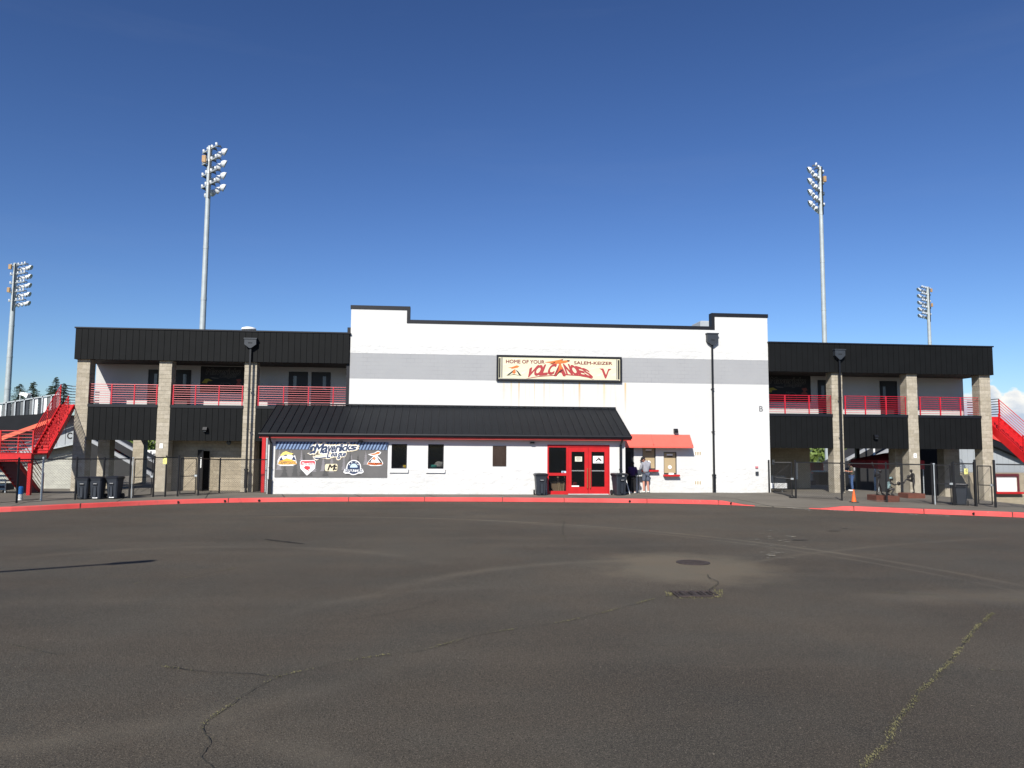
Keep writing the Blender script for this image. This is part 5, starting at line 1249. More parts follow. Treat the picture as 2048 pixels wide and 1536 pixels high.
# canopy tent
t = thing('canopy_tent',(24.8,4,0),'dark red canopy tent behind the batter and catcher statues','tent')
tx0,tx1 = ax(1755,930,2.0),ax(1849,930,2.0); zt = az(1790,921,2.0); zb_ = az(1790,938,2.0)
mb=MB(); c=((tx0+tx1)/2,3.4); pk=(c[0],c[1],zt+.42); cor=[(tx0,2.0,zt),(tx1,2.0,zt),(tx1,4.8,zt),(tx0,4.8,zt)]
for i in range(4): mb.poly([cor[i],cor[(i+1)%4],pk]); a=cor[i]; b=cor[(i+1)%4]; mb.poly([(a[0],a[1],zb_),(b[0],b[1],zb_),b,a])
mb.build('canopy',M['tent'],t)
for a in cor:
    x_,y_ = a[0]+(.06 if a[0]==tx0 else -.06), a[1]+.05 if a[1]<3 else a[1]-.05
    mb=MB(); mb.cyl((x_,y_,G(x_,y_)-.02),(x_,y_,zt-.02),.028,n=8); mb.build('leg',M['steel'],t)
# odds and ends past the right-hand openings
def bin_like(px0,px1,py0,py1,Y,m,label,cat,name):
    x0,z1=at(px0,py0,Y); x1,z0=at(px1,py1,Y); z0=max(z0,G(x0,Y)); t=thing(name,((x0+x1)/2,Y,z0),label,cat)
    mb=MB(); w=(x1-x0)/2; c=((x0+x1)/2,Y+.3,z0); mb.lathe(c,[(w*.88,0),(w,(z1-z0)*.9)],18); mb.build('body',m,t); mb=MB(); mb.lathe(c,[(w*1.05,(z1-z0)*.9+.002),(w*1.05,(z1-z0)*.95),(w*.5,(z1-z0))],18); mb.build('lid',M['binlid'],t); return t
bin_like(1624.5,1637,961,976,8,M['navy'],'navy blue barrel in the opening under the right balcony','barrel','barrel')
x0,z1=at(1638,944,8.5); x1,z0=at(1657,977,8.5); t=thing('equipment_cabinet',((x0+x1)/2,8.5,0),'black cabinet beside the navy barrel','cabinet'); mb=MB(); mb.bbox(x0,x1,8.5,9.3,.0,z1,.03); mb.build('body',M['blackcloth'],t)
mb=MB(); mb.box((x0+x1)/2-.01,(x0+x1)/2+.01,8.485,8.499,.1,z1-.1); mb.build('door_gap',M['dark'],t); mb=MB(); mb.box(x0-.05,x1+.05,8.4,9.4,z1+.001,z1+.06); mb.build('worktop',M['alu'],t)
t=thing('seat_bank',(ax(1629,955,12),12,0),'small bank of red folding seats behind the navy barrel','seats')
for i in range(4):
    x=ax(1621.5+i*4.2,955,12); mb=MB(); mb.bbox(x,x+.5,12,12.08,.75,1.35,.02); mb.bbox(x,x+.5,11.55,11.95,.6,.68,.02); mb.build('seat',M['seat'],t)
mb=MB(); mb.box(ax(1621,955,12),ax(1638,955,12),11.9,12.2,0,.59); mb.build('bench_base',M['stand_grey'],t)
t=thing('folded_table',(18,.6,0),'folding table on its side behind the rolling gate, sunlit foot coloured white','table')
x0,z1=at(1541,951,1.0); x1,z0=at(1573,976.5,1.0); x0=17.35; mb=MB(); mb.prism([(x0,z0+.28),(x1-.03,z0+.28),(x1-.06,z1),(x0,z1)],1.0,1.05); mb.build('table_top',M['head_grey'],t)
mb=MB(); mb.bbox(x0,x1+.02,.92,1.06,z0,z0+.275,.03); mb.build('sunlit_strip',M['paper'],t)  # sunlight on the foot of the table put into the colour as white
mb=MB(); 
for x in (x0+.15,x1-.2): mb.cyl((x,1.1,.0),(x,1.1,z0+.1),.02,n=8)
mb.build('leg',M['steel'],t)
x0,z1=at(1591.5,925,4.18); x1,z0=at(1595.5,958.5,4.18); mb=MB(); mb.box(x0,x1,4.16,4.199,z0,z1); tag(mb.build('white_strip_sign',M['paper']),'tall narrow white strip fixed to the dark wall under the right balcony','sign')
x0,z1=at(1544,919,4.18); x1,z0=at(1547.5,929,4.18); mb=MB(); mb.box(max(x0,17.3),max(x0,17.3)+.15,4.16,4.199,z0,z1); tag(mb.build('wall_notice',M['paper']),'small white notice high on the dark wall behind the rolling gate','notice')

# ------------------------------------------------------------------ wheelie bins
def wheelie_bin():
    t = thing('wheelie_bin',(0,0,0),'','bin')
    mb = MB()
    def sec(z,wx,y0,y1,c=.05): return [(-wx+c,y0,z),(wx-c,y0,z),(wx,y0+c,z),(wx,y1-c,z),(wx-c,y1,z),(-wx+c,y1,z),(-wx,y1-c,z),(-wx,y0+c,z)]
    lv=[sec(.03,.215,-.20,.25),sec(.55,.25,-.25,.29),sec(.88,.275,-.285,.31),sec(.90,.30,-.31,.33),sec(.95,.30,-.31,.33)]
    v=[p for s in lv for p in s]; f=[tuple(range(7,-1,-1))]+[(k*8+i,k*8+(i+1)%8,(k+1)*8+(i+1)%8,(k+1)*8+i) for k in range(len(lv)-1) for i in range(8)]+[tuple(range(32,40))]
    mb.add(v,f)
    mb.box(-.06,.06,-.285,-.235,.10,.56); mb.box(-.10,-.085,-.29,-.23,.16,.60); mb.box(-.10,.06,-.292,-.24,.57,.60)
    b=mb.build('body',M['bin'],t)
    mb=MB(); mb.box(-.10,.10,-.30,-.262,.66,.74); mb.build('label_plate',M['binlid'],b)
    mb=MB(); mb.box(-.07,.09,-.304,-.3005,.72,.735); mb.build('label_mark',M['alu'],b)
    mb=MB(); v=[p for s in (sec(.955,.325,-.345,.36,.06),sec(1.0,.325,-.345,.36,.06),sec(1.045,.25,-.26,.34,.06)) for p in s]
    mb.add(v,[tuple(range(7,-1,-1))]+[(k*8+i,k*8+(i+1)%8,(k+1)*8+(i+1)%8,(k+1)*8+i) for k in range(2) for i in range(8)]+[tuple(range(16,24))]); mb.cyl((-.27,.37,.985),(.27,.37,.985),.025,n=8); mb.build('lid',M['binlid'],t)
    for s in (-1,1):
        mb=MB(); mb.cyl((s*.25,.25,.125),(s*.30,.25,.125),.125,n=18); w=mb.build('wheel',M['rubber'],t); mb=MB(); mb.cyl((s*.301,.25,.125),(s*.306,.25,.125),.06,n=12); mb.build('hub',M['bin'],w)
    mb=MB(); mb.tube([(-.2,.34,.90),(-.2,.43,.93),(.2,.43,.93),(.2,.34,.90)],.018); mb.build('handle',M['binlid'],t)
    return t
wb = wheelie_bin()
spots = [((166.0,998.6),.10,'leftmost of the three black wheelie bins beside the end column',.87),((194.3,998.2),-.04,'middle one of the three black wheelie bins, touching the leftmost',.87),((228,997.4),-.12,'black wheelie bin of the three that stands apart next to the gate post',.88),
         ((1081.5,989.4),.05,'dark grey wheelie bin on the left of the red entrance doors',.97),((1238.5,990.4),.28,'black wheelie bin with a white label between red doors and ticket windows',.99),((1922.5,1010.0),2.55,'single black wheelie bin in front of the gate near the pitcher statue',.84)]
for i,(p_,rz,lab,sc_) in enumerate(spots):
    q=gp(*p_)
    if i in (3,4): q=Vector((ax(p_[0],970,-3.45),-3.45,0))
    o = wb if i==0 else dup(wb)
    o.location=(q.x,q.y-.0,sidez(q.x,q.y)+.003); o.rotation_euler[2]=rz; o.scale=(sc_,)*3; tag(o,lab,'bin','black wheelie bins')
    if i==4:
        mb=MB(); mb.box(-.02,.10,-.318,-.3125,.905,.945); mb.v=[(x,y,z) for x,y,z in mb.v]; m_=mb.build('white_label',M['paper']); m_.parent=o
    if i in (1,2):
        mb=MB(); mb.box(-.09,.13,-.262,-.2555,.055,.095); m_=mb.build('white_label',M['paper']); m_.parent=o
# traffic cone
q=gp(1708,1004.6); q.z=sidez(q.x,q.y); t=thing('traffic_cone',tuple(q),'orange traffic cone standing on the pavement in front of the fence','cone')
mb=MB(); mb.lathe(q,[(.105,.03),(.098,.042),(.026,.52),(.022,.535)],20); mb.build('cone_body',M['orange'],t)
mb=MB(); mb.bbox(q.x-.16,q.x+.16,q.y-.16,q.y+.16,q.z+.002,q.z+.03,.025); mb.build('base',M['rubber'],t)
# leaning white board and sign stand by the ticket queue
a=gp(1252,988.5); x0,x1=ax(1252,970,-2.6),ax(1262,989,-2.6)
t=thing('leaning_board',(x0,-2.5,0),'white board leaning against the lobby corner behind the labelled bin','board')
mb=MB(); zt=az(1252.5,952,-2.5); mb.obox(((x0+x1)/2+.0,-2.35,zt/2+.05),((x1-x0)/2,-.0,-zt/2),(.08,.42,.02),(.014,-.0,.004)); mb.build('sheet',M['paper'],t)
q=gp(1277,986.3); t=thing('sign_stand',(q.x,q.y,0),'thin dark sign stand next to the man at the ticket window','stand')
mb=MB(); mb.cyl((q.x,q.y,.02),(q.x,q.y,.92),.02,n=10); mb.build('pole',M['black_pipe'],t); mb=MB(); mb.lathe((q.x,q.y,0),[(.17,.0),(.16,.025),(.03,.045)],20); mb.build('base',M['black_pipe'],t)
mb=MB(); mb.obox((q.x-.04,q.y-.02,1.06),(.20,0,0),(0,.01,.0),(0,.02,.14)); mb.build('sign_frame',M['head_grey'],t)
# ------------------------------------------------------------------ people and statues: skinned skeletons
def skinned(J, E, sub=2):
    names=list(J); me=bpy.data.meshes.new('figure'); me.from_pydata([J[k][:3] for k in names],[(names.index(a),names.index(b)) for a,b in E],[])
    o=bpy.data.objects.new('figure',me); COL.objects.link(o); m=o.modifiers.new('s','SKIN'); m.use_smooth_shade=True
    if not me.skin_vertices: me.skin_vertices.new()
    for i,k in enumerate(names):
        r=J[k][3]; me.skin_vertices[0].data[i].radius=(r,J[k][4] if len(J[k])>4 else r)
    me.skin_vertices[0].data[0].use_root=True
    s=o.modifiers.new('u','SUBSURF'); s.levels=sub; s.render_levels=sub
    dg=bpy.context.evaluated_depsgraph_get(); r=bpy.data.meshes.new_from_object(o.evaluated_get(dg)); bpy.data.objects.remove(o); bpy.data.meshes.remove(me)
    mb=MB(); mb.mesh(r); bpy.data.meshes.remove(r); return mb
def frame_to(mb, base, rz, s=1.0):
    c,d=math.cos(rz),math.sin(rz); mb.v=[(base[0]+s*(x*c-y*d),base[1]+s*(x*d+y*c),base[2]+s*z) for x,y,z in mb.v]; return mb
def fingers(mb, w, d, up, r=.0085, curl=.5, side=1):
    w,d,up=Vector(w),Vector(d).normalized(),Vector(up).normalized(); lat=d.cross(up).normalized()
    palm=skinned({'a':(*w,.024,.03),'b':(*(w+d*.05),.018,.038),'c':(*(w+d*.09),.014,.040)},[('a','b'),('b','c')],1); mb.add(palm.v,palm.f)
    for i,l in enumerate((.070,.078,.073,.058)):
        b=w+d*.082+lat*(.027-.018*i); k1=b+d*l*.5-up*curl*l*.15; k2=k1+d*l*.28-up*curl*l*.32; k3=k2+d*l*.10-up*curl*l*.30
        f=skinned({'a':(*(b-d*.02),r),'b':(*b,r),'c':(*k1,r*.95),'d':(*k2,r*.9),'e':(*k3,r*.7)},[('a','b'),('b','c'),('c','d'),('d','e')],1); mb.add(f.v,f.f)
    b=w+d*.025+lat*side*.028; f=skinned({'a':(*b,r*1.1),'b':(*(b+lat*side*.022+d*.028-up*.008),r*1.1),'c':(*(b+lat*side*.026+d*.06-up*.016),r*.8)},[('a','b'),('b','c')],1); mb.add(f.v,f.f)
def head(mb, c, fwd, up=(0,0,1), s=1.0):
    c,f,u=Vector(c),Vector(fwd).normalized(),Vector(up).normalized(); l=f.cross(u).normalized(); u=l.cross(f)
    def fn(q):                        # q.x lateral, q.y forward, q.z up
        x,y,z=q
        if z<0: x*=1-.28*(-z/.12); y=y*(1-.10*(-z/.12))+(.014 if y>0 else .02)*(-z/.12)
        if y>.06 and abs(x)<.02 and -.045<z<.02: y+=.020*(1-abs(x)/.02)                # nose
        if y>.05 and .012<abs(x)<.05 and .0<z<.03: y-=.008                             # eye sockets
        return (l*x+f*y+u*z)*s
    mb.ell(c,.076,.098,.122,20,16,lambda q:fn(q))
    for sg in (-1,1): mb.ell(c+(l*.077*sg-f*.01)*s,.014*s,.022*s,.033*s,8,6)
    return l,f,u
BASE_E=[('pel','spi'),('spi','che'),('che','nec'),('nec','hea'),('che','sl'),('sl','el'),('el','wl'),('che','sr'),('sr','er'),('er','wr'),('pel','hl'),('hl','kl'),('kl','al'),('al','tl'),('pel','hr'),('hr','kr'),('kr','ar'),('ar','tr')]
def figure(P, base, rz, s, hand_dirs):
    J=dict(pel=(*P['pel'],.125,.10),spi=(*P['spi'],.12,.095),che=(*P['che'],.145,.105),nec=(*P['nec'],.055),hea=(*P['hea'],.06))
    for q,r in (('s',.062),('e',.045),('w',.028),('h',.092),('k',.06),('a',.042),('t',.036)):
        for sd in 'lr': J[q+sd]=(*P[q+sd],r)
    return J
def garment(J, keys, E, grow): return skinned({k:(*J[k][:3],*[max(.02,r+g) for r,g in zip(J[k][3:], [grow.get(k,.018)]*2)]) for k in keys},E,2)
def lerp(a,b,t): return tuple(a[i]+(b[i]-a[i])*t for i in range(3))
def person(P, base, rz, s, label, top, bottom, shoes, face, headgear, short=False, sleeves=True, extra=None, held=None):
    t=thing('person',base,label,'person'); J=figure(P,base,rz,s,None); Jn=dict(J)
    for k,g in (('pel',.75),('spi',.75),('che',.75),('sl',.75),('sr',.75),('el',.85),('er',.85),('hl',.75),('hr',.75)): Jn[k]=(*J[k][:3],*[r*g for r in J[k][3:]])
    body=skinned(Jn,BASE_E,2)
    l,f,u=head(body,P['headc'],face,P.get('headup',(0,0,1)))
    for w,e,sd in (('wl','el',1),('wr','er',-1)):
        d=Vector(P[w])-Vector(P[e]); fingers(body,P[w],d,P.get('palmup',(0,0,1)),curl=.9,side=sd)
    frame_to(body,base,rz,s).build('body',M['skin'],t,smooth=True)
    F=MB(); c=Vector(P['headc'])
    for sg in (-1,1): F.ell(c+l*.031*sg+f*.088+u*.012,.011,.008,.008,8,6)
    frame_to(F,base,rz,s); eyes=F.build('eyes',M['ink'],t,smooth=True)
    F=MB(); F.ell(c+f*.094-u*.062,.022,.008,.007,8,6); frame_to(F,base,rz,s); F.build('mouth',mat('lip',(.32,.10,.08)),t,smooth=True)
    if sleeves: ks=['pel','spi','che','sl','el','wl','sr','er','wr']; E=[('pel','spi'),('spi','che'),('che','sl'),('sl','el'),('el','wl'),('che','sr'),('sr','er'),('er','wr')]
    else:
        for sd in 'lr': J['m'+sd]=(*lerp(P['s'+sd],P['e'+sd],.8),.05)
        ks=['pel','spi','che','sl','ml','sr','mr']; E=[('pel','spi'),('spi','che'),('che','sl'),('sl','ml'),('che','sr'),('sr','mr')]
    J2=dict(J); J2['nk']=(*lerp(P['che'],P['nec'],.75),.062); ks.append('nk'); E.append(('che','nk'))
    g=garment(J2,ks,E,{'pel':.045,'spi':.045,'che':.032,'wl':.012,'wr':.012,'el':.022,'er':.022,'ml':.022,'mr':.022,'nk':.022})
    frame_to(g,base,rz,s).build('top',top,t,smooth=True)
    if extra=='hood':
        h=MB(); q=Vector(P['nec'])-Vector(face).normalized()*.075+Vector((0,0,-.03)); h.ell(q,.115,.06,.075,14,8); frame_to(h,base,rz,s); h.build('hood',top,t,smooth=True)
    Jb=dict(J)
    if short:
        for sd in 'lr': Jb['c'+sd]=(*lerp(P['h'+sd],P['k'+sd],.93),.088)
        g=garment(Jb,['pel','hl','cl','hr','cr'],[('pel','hl'),('hl','cl'),('pel','hr'),('hr','cr')],{'pel':.01,'hl':.012,'hr':.012,'cl':.014,'cr':.014})
    else:
        for sd in 'lr': Jb['a'+sd]=(*lerp(P['k'+sd],P['a'+sd],.93),.05)
        g=garment(Jb,['pel','hl','kl','al','hr','kr','ar'],[('pel','hl'),('hl','kl'),('kl','al'),('pel','hr'),('hr','kr'),('kr','ar')],{'pel':.01,'hl':.01,'hr':.01,'kl':.022,'kr':.022,'al':.02,'ar':.02})
    frame_to(g,base,rz,s).build('bottoms',bottom,t,smooth=True)
    for sd in 'lr':
        sh=MB(); a,b=Vector(P['a'+sd]),Vector(P['t'+sd]); d=(b-a); d.z=0; d.normalize(); c0=a+d*.075; c0.z=a.z-.035
        ang=math.atan2(d.y,d.x)
        e=MB(); e.ell((0,0,0),.145,.056,.052,14,8,lambda q:Vector((q.x,q.y,max(q.z,-.034)+(.018*max(0,-q.x/.14) if q.z>0 else 0)))); ca,sa=math.cos(ang),math.sin(ang); e.v=[(c0.x+x*ca-y*sa,c0.y+x*sa+y*ca,c0.z+z) for x,y,z in e.v]
        frame_to(e,base,rz,s).build('shoe',shoes,t,smooth=True)
    h=MB(); c=Vector(P['headc'])
    if headgear=='cap':
        def fn(q): return l*q.x+f*q.y+u*max(q.z,-.01)
        h.ell(c+u*.028,.088,.108,.105,16,10,fn); 
        v=[]
        for i in range(9):
            th=math.pi*(i/8); v.append(c+u*.03+l*(.082*math.cos(th))+f*(.07+.0*i)); v.append(c+u*.012+l*(.075*math.cos(th))+f*(.085+.085*math.sin(th)))
        h.add(v,[(2*i,2*i+1,2*i+3,2*i+2) for i in range(8)]); h.add([p-u*.012 for p in v],[(2*i,2*i+1,2*i+3,2*i+2) for i in range(8)])
        frame_to(h,base,rz,s); h.build('cap',M['cap'],t,smooth=True)
        h=MB(); h.ell(c-f*.035-u*.025,.074,.062,.07,14,8,lambda q:l*q.x+f*q.y+u*q.z); frame_to(h,base,rz,s); h.build('hair',M['hair'],t,smooth=True)
    else:
        h.ell(c-f*.018+u*.022,.086,.096,.112,16,10,lambda q:l*q.x+f*(q.y if q.y<.05 or q.z>.05 else .05)+u*q.z)
        if headgear=='long': h.ell(c-f*.06-u*.13,.075,.045,.16,14,8,lambda q:l*q.x+f*q.y+u*q.z)
        frame_to(h,base,rz,s); h.build('hair',M['hair'],t,smooth=True)
    if held:
        m_=MB(); p_=(Vector(P['wl'])+Vector(P['wr']))/2+Vector(face).normalized()*.0; a=Vector(P['wr'])+ (Vector(P['wr'])-Vector(P['er'])).normalized()*.10; m_.obox(a+Vector((0,0,.02)),(.035,0,0),(0,.06,.02),(0,-.002,.006)); frame_to(m_,base,rz,s)
        tag(m_.build('phone',M['ink']),held,'phone')
    return t
def stand_pose(**k):
    P=dict(pel=(0,0,.95),spi=(0,.0,1.12),che=(0,.0,1.34),nec=(0,.02,1.49),hea=(0,.03,1.56),headc=(0,.05,1.645),sl=(-.175,.0,1.42),sr=(.175,.0,1.42),el=(-.25,-.02,1.15),er=(.25,-.02,1.15),wl=(-.25,.06,.91),wr=(.25,.06,.91),hl=(-.09,0,.90),hr=(.09,0,.90),kl=(-.11,.02,.50),kr=(.11,.02,.50),al=(-.115,-.02,.095),ar=(.115,-.02,.095),tl=(-.14,.11,.05),tr=(.14,.11,.05))
    P.update(k); return P
# the man at the ticket window: seen from behind, head bowed to the left, hands in front of him
q=gp(1291.5,986.0); sc_=1.0
person(stand_pose(nec=(-.02,.05,1.48),hea=(-.04,.08,1.54),headc=(-.07,.12,1.60),el=(-.25,.08,1.14),er=(.25,.08,1.14),wl=(-.13,.29,1.10),wr=(.10,.32,1.12),headup=(-.15,-.35,1)),(q.x,q.y-.05,sidez(q.x,q.y)),.22,1.08,
       'man in grey hoodie, blue grey shorts and black cap standing at the ticket window',M['hoodie'],M['shorts'],M['shoe'],(-.75,.55,-.35),'cap',short=True,extra='hood')
q=gp(1265.5,986.6)
person(stand_pose(el=(-.22,.10,1.14),er=(.22,.10,1.14),wl=(-.10,.28,1.18),wr=(.10,.28,1.18)),(q.x,q.y-.0,0),-.35,.92,'person in purple top and black trousers in the dark lobby corner beside the sign stand',M['purple'],M['blackcloth'],M['shoe'],(-.2,1,0),'long')
q=gp(1704,983.0); q.z=sidez(q.x,q.y)
person(stand_pose(el=(-.24,.02,1.16),er=(.20,.10,1.17),wl=(-.06,.27,1.20),wr=(.12,.30,1.22),nec=(.0,.03,1.49),headc=(0,.07,1.64)),tuple(q),R(72),.93,'dark haired person in olive shirt and jeans with folded arms behind the fence',M['olive'],M['denim'],M['shoe'],(0,1,-.1),'short',sleeves=False)
# bronze ballplayers
def statue(P, base, rz, s, label, m, hat, extra=None, mit=None, m2=None):
    t=thing('statue',base,label,'statue','bronze ballplayer statues'); J=figure(P,base,rz,s,None); J['che']=(*P['che'],.16,.12); J['pel']=(*P['pel'],.14,.12)
    for k in ('hl','hr'): J[k]=(*P[k],.10)
    b=skinned(J,BASE_E,2); l,f,u=head(b,P['headc'],P['face'])
    for w,e,sd in (('wl','el',1),('wr','er',-1)): fingers(b,P[w],Vector(P[w])-Vector(P[e]),(0,0,1),r=.012,curl=1,side=sd)
    for sd in 'lr':
        d=Vector(P['t'+sd])-Vector(P['a'+sd]); d=d.normalized(); b.ell(Vector(P['a'+sd])+d*.08-Vector((0,0,.02)),.13,.055,.05,12,7,lambda q:d*q.x+Vector((-d.y,d.x,0)).normalized()*q.y+Vector((0,0,q.z)))
    frame_to(b,base,rz,s).build('body',m,t,smooth=True)
    h=MB(); c=Vector(P['headc']); h.ell(c+u*.03,.092,.112,.105,16,10,lambda q:l*q.x+f*q.y+u*max(q.z,-.02))
    v=[]
    for i in range(9): th=math.pi*i/8; v+= [c+u*.03+l*(.085*math.cos(th))+f*.07, c+u*.012+l*(.078*math.cos(th))+f*(.085+.085*math.sin(th))]
    if hat=='cap': h.add(v,[(2*i,2*i+1,2*i+3,2*i+2) for i in range(8)]); h.add([p-u*.014 for p in v],[(2*i,2*i+1,2*i+3,2*i+2) for i in range(8)])
    frame_to(h,base,rz,s).build('cap' if hat=='cap' else 'helmet',m2 or m,t,smooth=True)
    if mit:
        g=MB(); g.ell(mit,.12,.07,.13,12,8); frame_to(g,base,rz,s).build('glove',M['bronze'],t,smooth=True)
    if m2:
        J3={k:(*J[k][:3],*[r+.02 for r in J[k][3:]]) for k in ('pel','spi','che','sl','sr')}; g=skinned(J3,[('pel','spi'),('spi','che'),('che','sl'),('che','sr')],2); frame_to(g,base,rz,s).build('chest_protector',m2,t,smooth=True)
        g=MB(); g.ell(c+f*.03,.10,.12,.13,12,8,lambda q:l*q.x+f*max(q.y,.06)+u*q.z); frame_to(g,base,rz,s).build('face_mask',M['bronze'],t,smooth=True)
    if extra=='bat':
        g=MB(); a=(Vector(P['wl'])+Vector(P['wr']))/2; e=a+Vector((-.18,.05,.78)); g.cyl(a-Vector((-.03,0,.12)),a+(e-a)*.45,.014,.022,n=10); g.cyl(a+(e-a)*.4501,e,.022,.036,n=10); frame_to(g,base,rz,s).build('bat',M['bronze'],t,smooth=True)
    return t
def plinth(px0,px1,pyb,h,dep,label):
    a=gp(px0,pyb); b=gp(px1,pyb); z=min(sidez(a.x,a.y),sidez(b.x,b.y)); y=(a.y+b.y)/2; mb=MB(); mb.bbox(a.x,b.x,y,y+dep,z-.05,z+h,.015); o=tag(mb.build('statue_plinth',M['brick']),label,'plinth','brick plinths under the statues'); return (a.x+b.x)/2,y+dep/2,z+h
pb=plinth(1753.5,1775,1003.0,.26,.75,'low brick plinth under the standing batter statue'); pc=plinth(1776,1800,1004.2,.26,.75,'low brick plinth under the crouching catcher statue'); pp=plinth(1817,1851,996.8,.22,.8,'low brick plinth under the pitcher statue, against the tan column')
statue(dict(pel=(0,0,.84),spi=(.03,0,1.02),che=(.06,0,1.24),nec=(.10,0,1.40),hea=(.12,0,1.47),headc=(.14,0,1.55),face=(1,-.4,-.1),sl=(.05,-.17,1.32),sr=(.05,.17,1.32),el=(-.16,-.22,1.16),er=(-.10,.24,1.18),wl=(-.18,-.02,1.36),wr=(-.18,.03,1.42),hl=(-.04,-.08,.80),hr=(.05,.08,.80),kl=(-.14,-.12,.45),kr=(.24,.12,.46),al=(-.20,-.12,.09),ar=(.30,.12,.09),tl=(-.12,-.22,.05),tr=(.40,.04,.05)),
       (pb[0]+.08,pb[1],pb[2]),0,.66,'dark bronze statue of a standing young batter on a brick plinth',M['bronze'],'cap','bat')
statue(dict(pel=(-.10,0,.36),spi=(-.03,0,.53),che=(.07,0,.74),nec=(.13,0,.90),hea=(.16,0,.96),headc=(.19,0,1.05),face=(1,0,0),sl=(.07,-.17,.82),sr=(.07,.17,.82),el=(.30,-.20,.66),er=(.24,.22,.58),wl=(.52,-.10,.72),wr=(.36,.10,.45),hl=(-.06,-.10,.34),hr=(-.06,.10,.34),kl=(.26,-.24,.46),kr=(.26,.24,.46),al=(.06,-.22,.10),ar=(.06,.22,.10),tl=(.20,-.24,.05),tr=(.20,.24,.05)),
       (pc[0],pc[1],pc[2]),0,.68,'crouching catcher statue with pale teal patina and glove held out',M['bronze'],'helmet',mit=(.66,-.08,.76),m2=M['patina'])
statue(dict(pel=(.06,0,.90),spi=(.08,0,1.06),che=(.08,0,1.28),nec=(.02,0,1.44),hea=(-.01,0,1.50),headc=(-.03,0,1.59),face=(-1,-.2,-.1),sl=(.08,.17,1.36),sr=(.08,-.17,1.36),el=(-.04,.22,1.12),er=(-.04,-.24,1.12),wl=(-.20,.05,1.16),wr=(-.20,-.05,1.16),hl=(.02,.10,.88),hr=(.08,-.09,.86),kl=(-.36,.10,1.02),kr=(.02,-.10,.48),al=(-.56,.10,.74),ar=(.08,-.10,.09),tl=(-.68,.10,.78),tr=(-.06,-.12,.05)),
       (pp[0]+.05,pp[1],pp[2]),0,.64,'bronze statue of a pitcher with one leg kicked up against the tan column',M['bronze'],'cap',mit=(-.27,0,1.18))

# ------------------------------------------------------------------ floodlight towers
def tower(px, pyb, pytop, Y, rows, dz, arm, aim, offs, label, w0, w1, box=(.25,), r=.33, lights_up=0.0):
    X=(ax(px,pyb,Y)); zt=az(px,pytop,Y); t=thing('floodlight_tower',(X,Y,0),label,'floodlight tower','stadium floodlight towers')
    mb=MB(); mb.cyl((X,Y,-1),(X,Y,zt),w0,w1,n=16); 
    for k in range(1,6): z=zt-k*(zt/6.0)*.95; mb.cyl((X,Y,z-.12),(X,Y,z+.12),w0+(w1-w0)*z/zt+.012,n=16)
    mb.build('pole',M['pole'],t,smooth=False)
    A=Vector((math.cos(arm),math.sin(arm),0)); D=Vector((math.cos(aim),math.sin(aim),-.42)).normalized()
    mb=MB(); mb.box(X-.04+.10,X+.04+.10,Y-w1-.09,Y-w1-.0,zt-rows*dz-.4,zt-.1); mb.build('conduit',M['black_pipe'],t)
    refl=None; fan=(-.40 if aim<1.57 else -.40)
    for k in range(rows):
        z=zt-.25-k*dz; c=Vector((X,Y,z)); mb=MB(); a=c+A*(min(offs)-.15); b=c+A*(max(offs)+.15)
        mb.obox((a+b)/2,(b-a)/2,Vector((-A.y,A.x,0))*.05,(0,0,.05)); mb.cyl((X,Y,z-.10),(X,Y,z+.10),w1+.03,n=16); mb.build('crossarm',M['steel'],t)
        for o_ in offs:
            if refl is None:
                mb=MB(); mb.v=[]; mb.lathe(D*.42+Vector((0,0,-.12)),[(.07,0),(r*.55,.08),(r*.85,.20),(r,.36),(r*.985,.37),(r*.80,.25),(r*.3,.12)],16,D)
                bm=MB(); bm.cyl((0,0,.07),(0,0,.25),.10,n=12); bm.cyl((0,0,.0501),(0,0,.07),.06,n=10)
                arm_=MB(); h=Vector((D.x,D.y,0)).normalized(); arm_.tube([Vector((0,0,.05)),h*.22+Vector((0,0,.03)),h*.40+Vector((0,0,-.12))],.035); arm_.obox(h*.2+Vector((0,0,0)),h*.14,Vector((-h.y,h.x,0))*.07,(0,0,.06))
                L=arm_.build('floodlight',M['head_grey'],t); refl=mb.build('reflector',M['lampwhite'],L,smooth=True); bl_=bm.build('ballast',M['lampwhite'],L)
                L.location=Vector((c+A*o_))-Vector(t.location); L.rotation_euler[2]=fan*o_
            else: dup(L,t,Vector(c+A*o_)-Vector(t.location),fan*o_)
    for f in box:
        z=zt-f*rows*dz; mb=MB(); mb.bbox(X-.30-w1,X-w1+.02,Y-w1-.30,Y-w1-.05,z-.38,z+.18,.03) if aim<1.57 else mb.bbox(X+w1-.02,X+w1+.26,Y-w1-.30,Y-w1-.05,z-.38,z+.18,.03); mb.build('control_box',M['boxtan'],t)
    return t
M['lampwhite']=mat('lamp_white_enamel',(.62,.64,.66),.35,.1,var=.05); M['boxtan']=mat('tan_control_box',(.36,.22,.10),.6)
tower(405.3,650,292,22,4,.98,R(-47),R(43),(-1.08,-.36,.36,1.08),'tall floodlight tower with four rows of lamps rising behind the left half of the stadium',.27,.17,(.28,))
tower(1649,680,334,30,4,1.12,R(47),R(133),(-1.25,-.45,.35,1.15),'tall floodlight tower with four rows of lamps rising behind the right half of the stadium',.27,.17,(.28,),r=.34)
tower(14,800,526,52,5,1.05,R(-30),R(40),(-.75,-.1,.55,1.2,1.75),'distant floodlight tower with five rows of lamps at the far left edge',.38,.22,(.08,.6),r=.30)
tower(1859.5,688,574,72,5,1.05,R(30),R(140),(-1.75,-1.2,-.55,.1,.7),'smallest floodlight tower with five rows of lamps behind the end of the right wing',.36,.22,(.1,.55),r=.30)
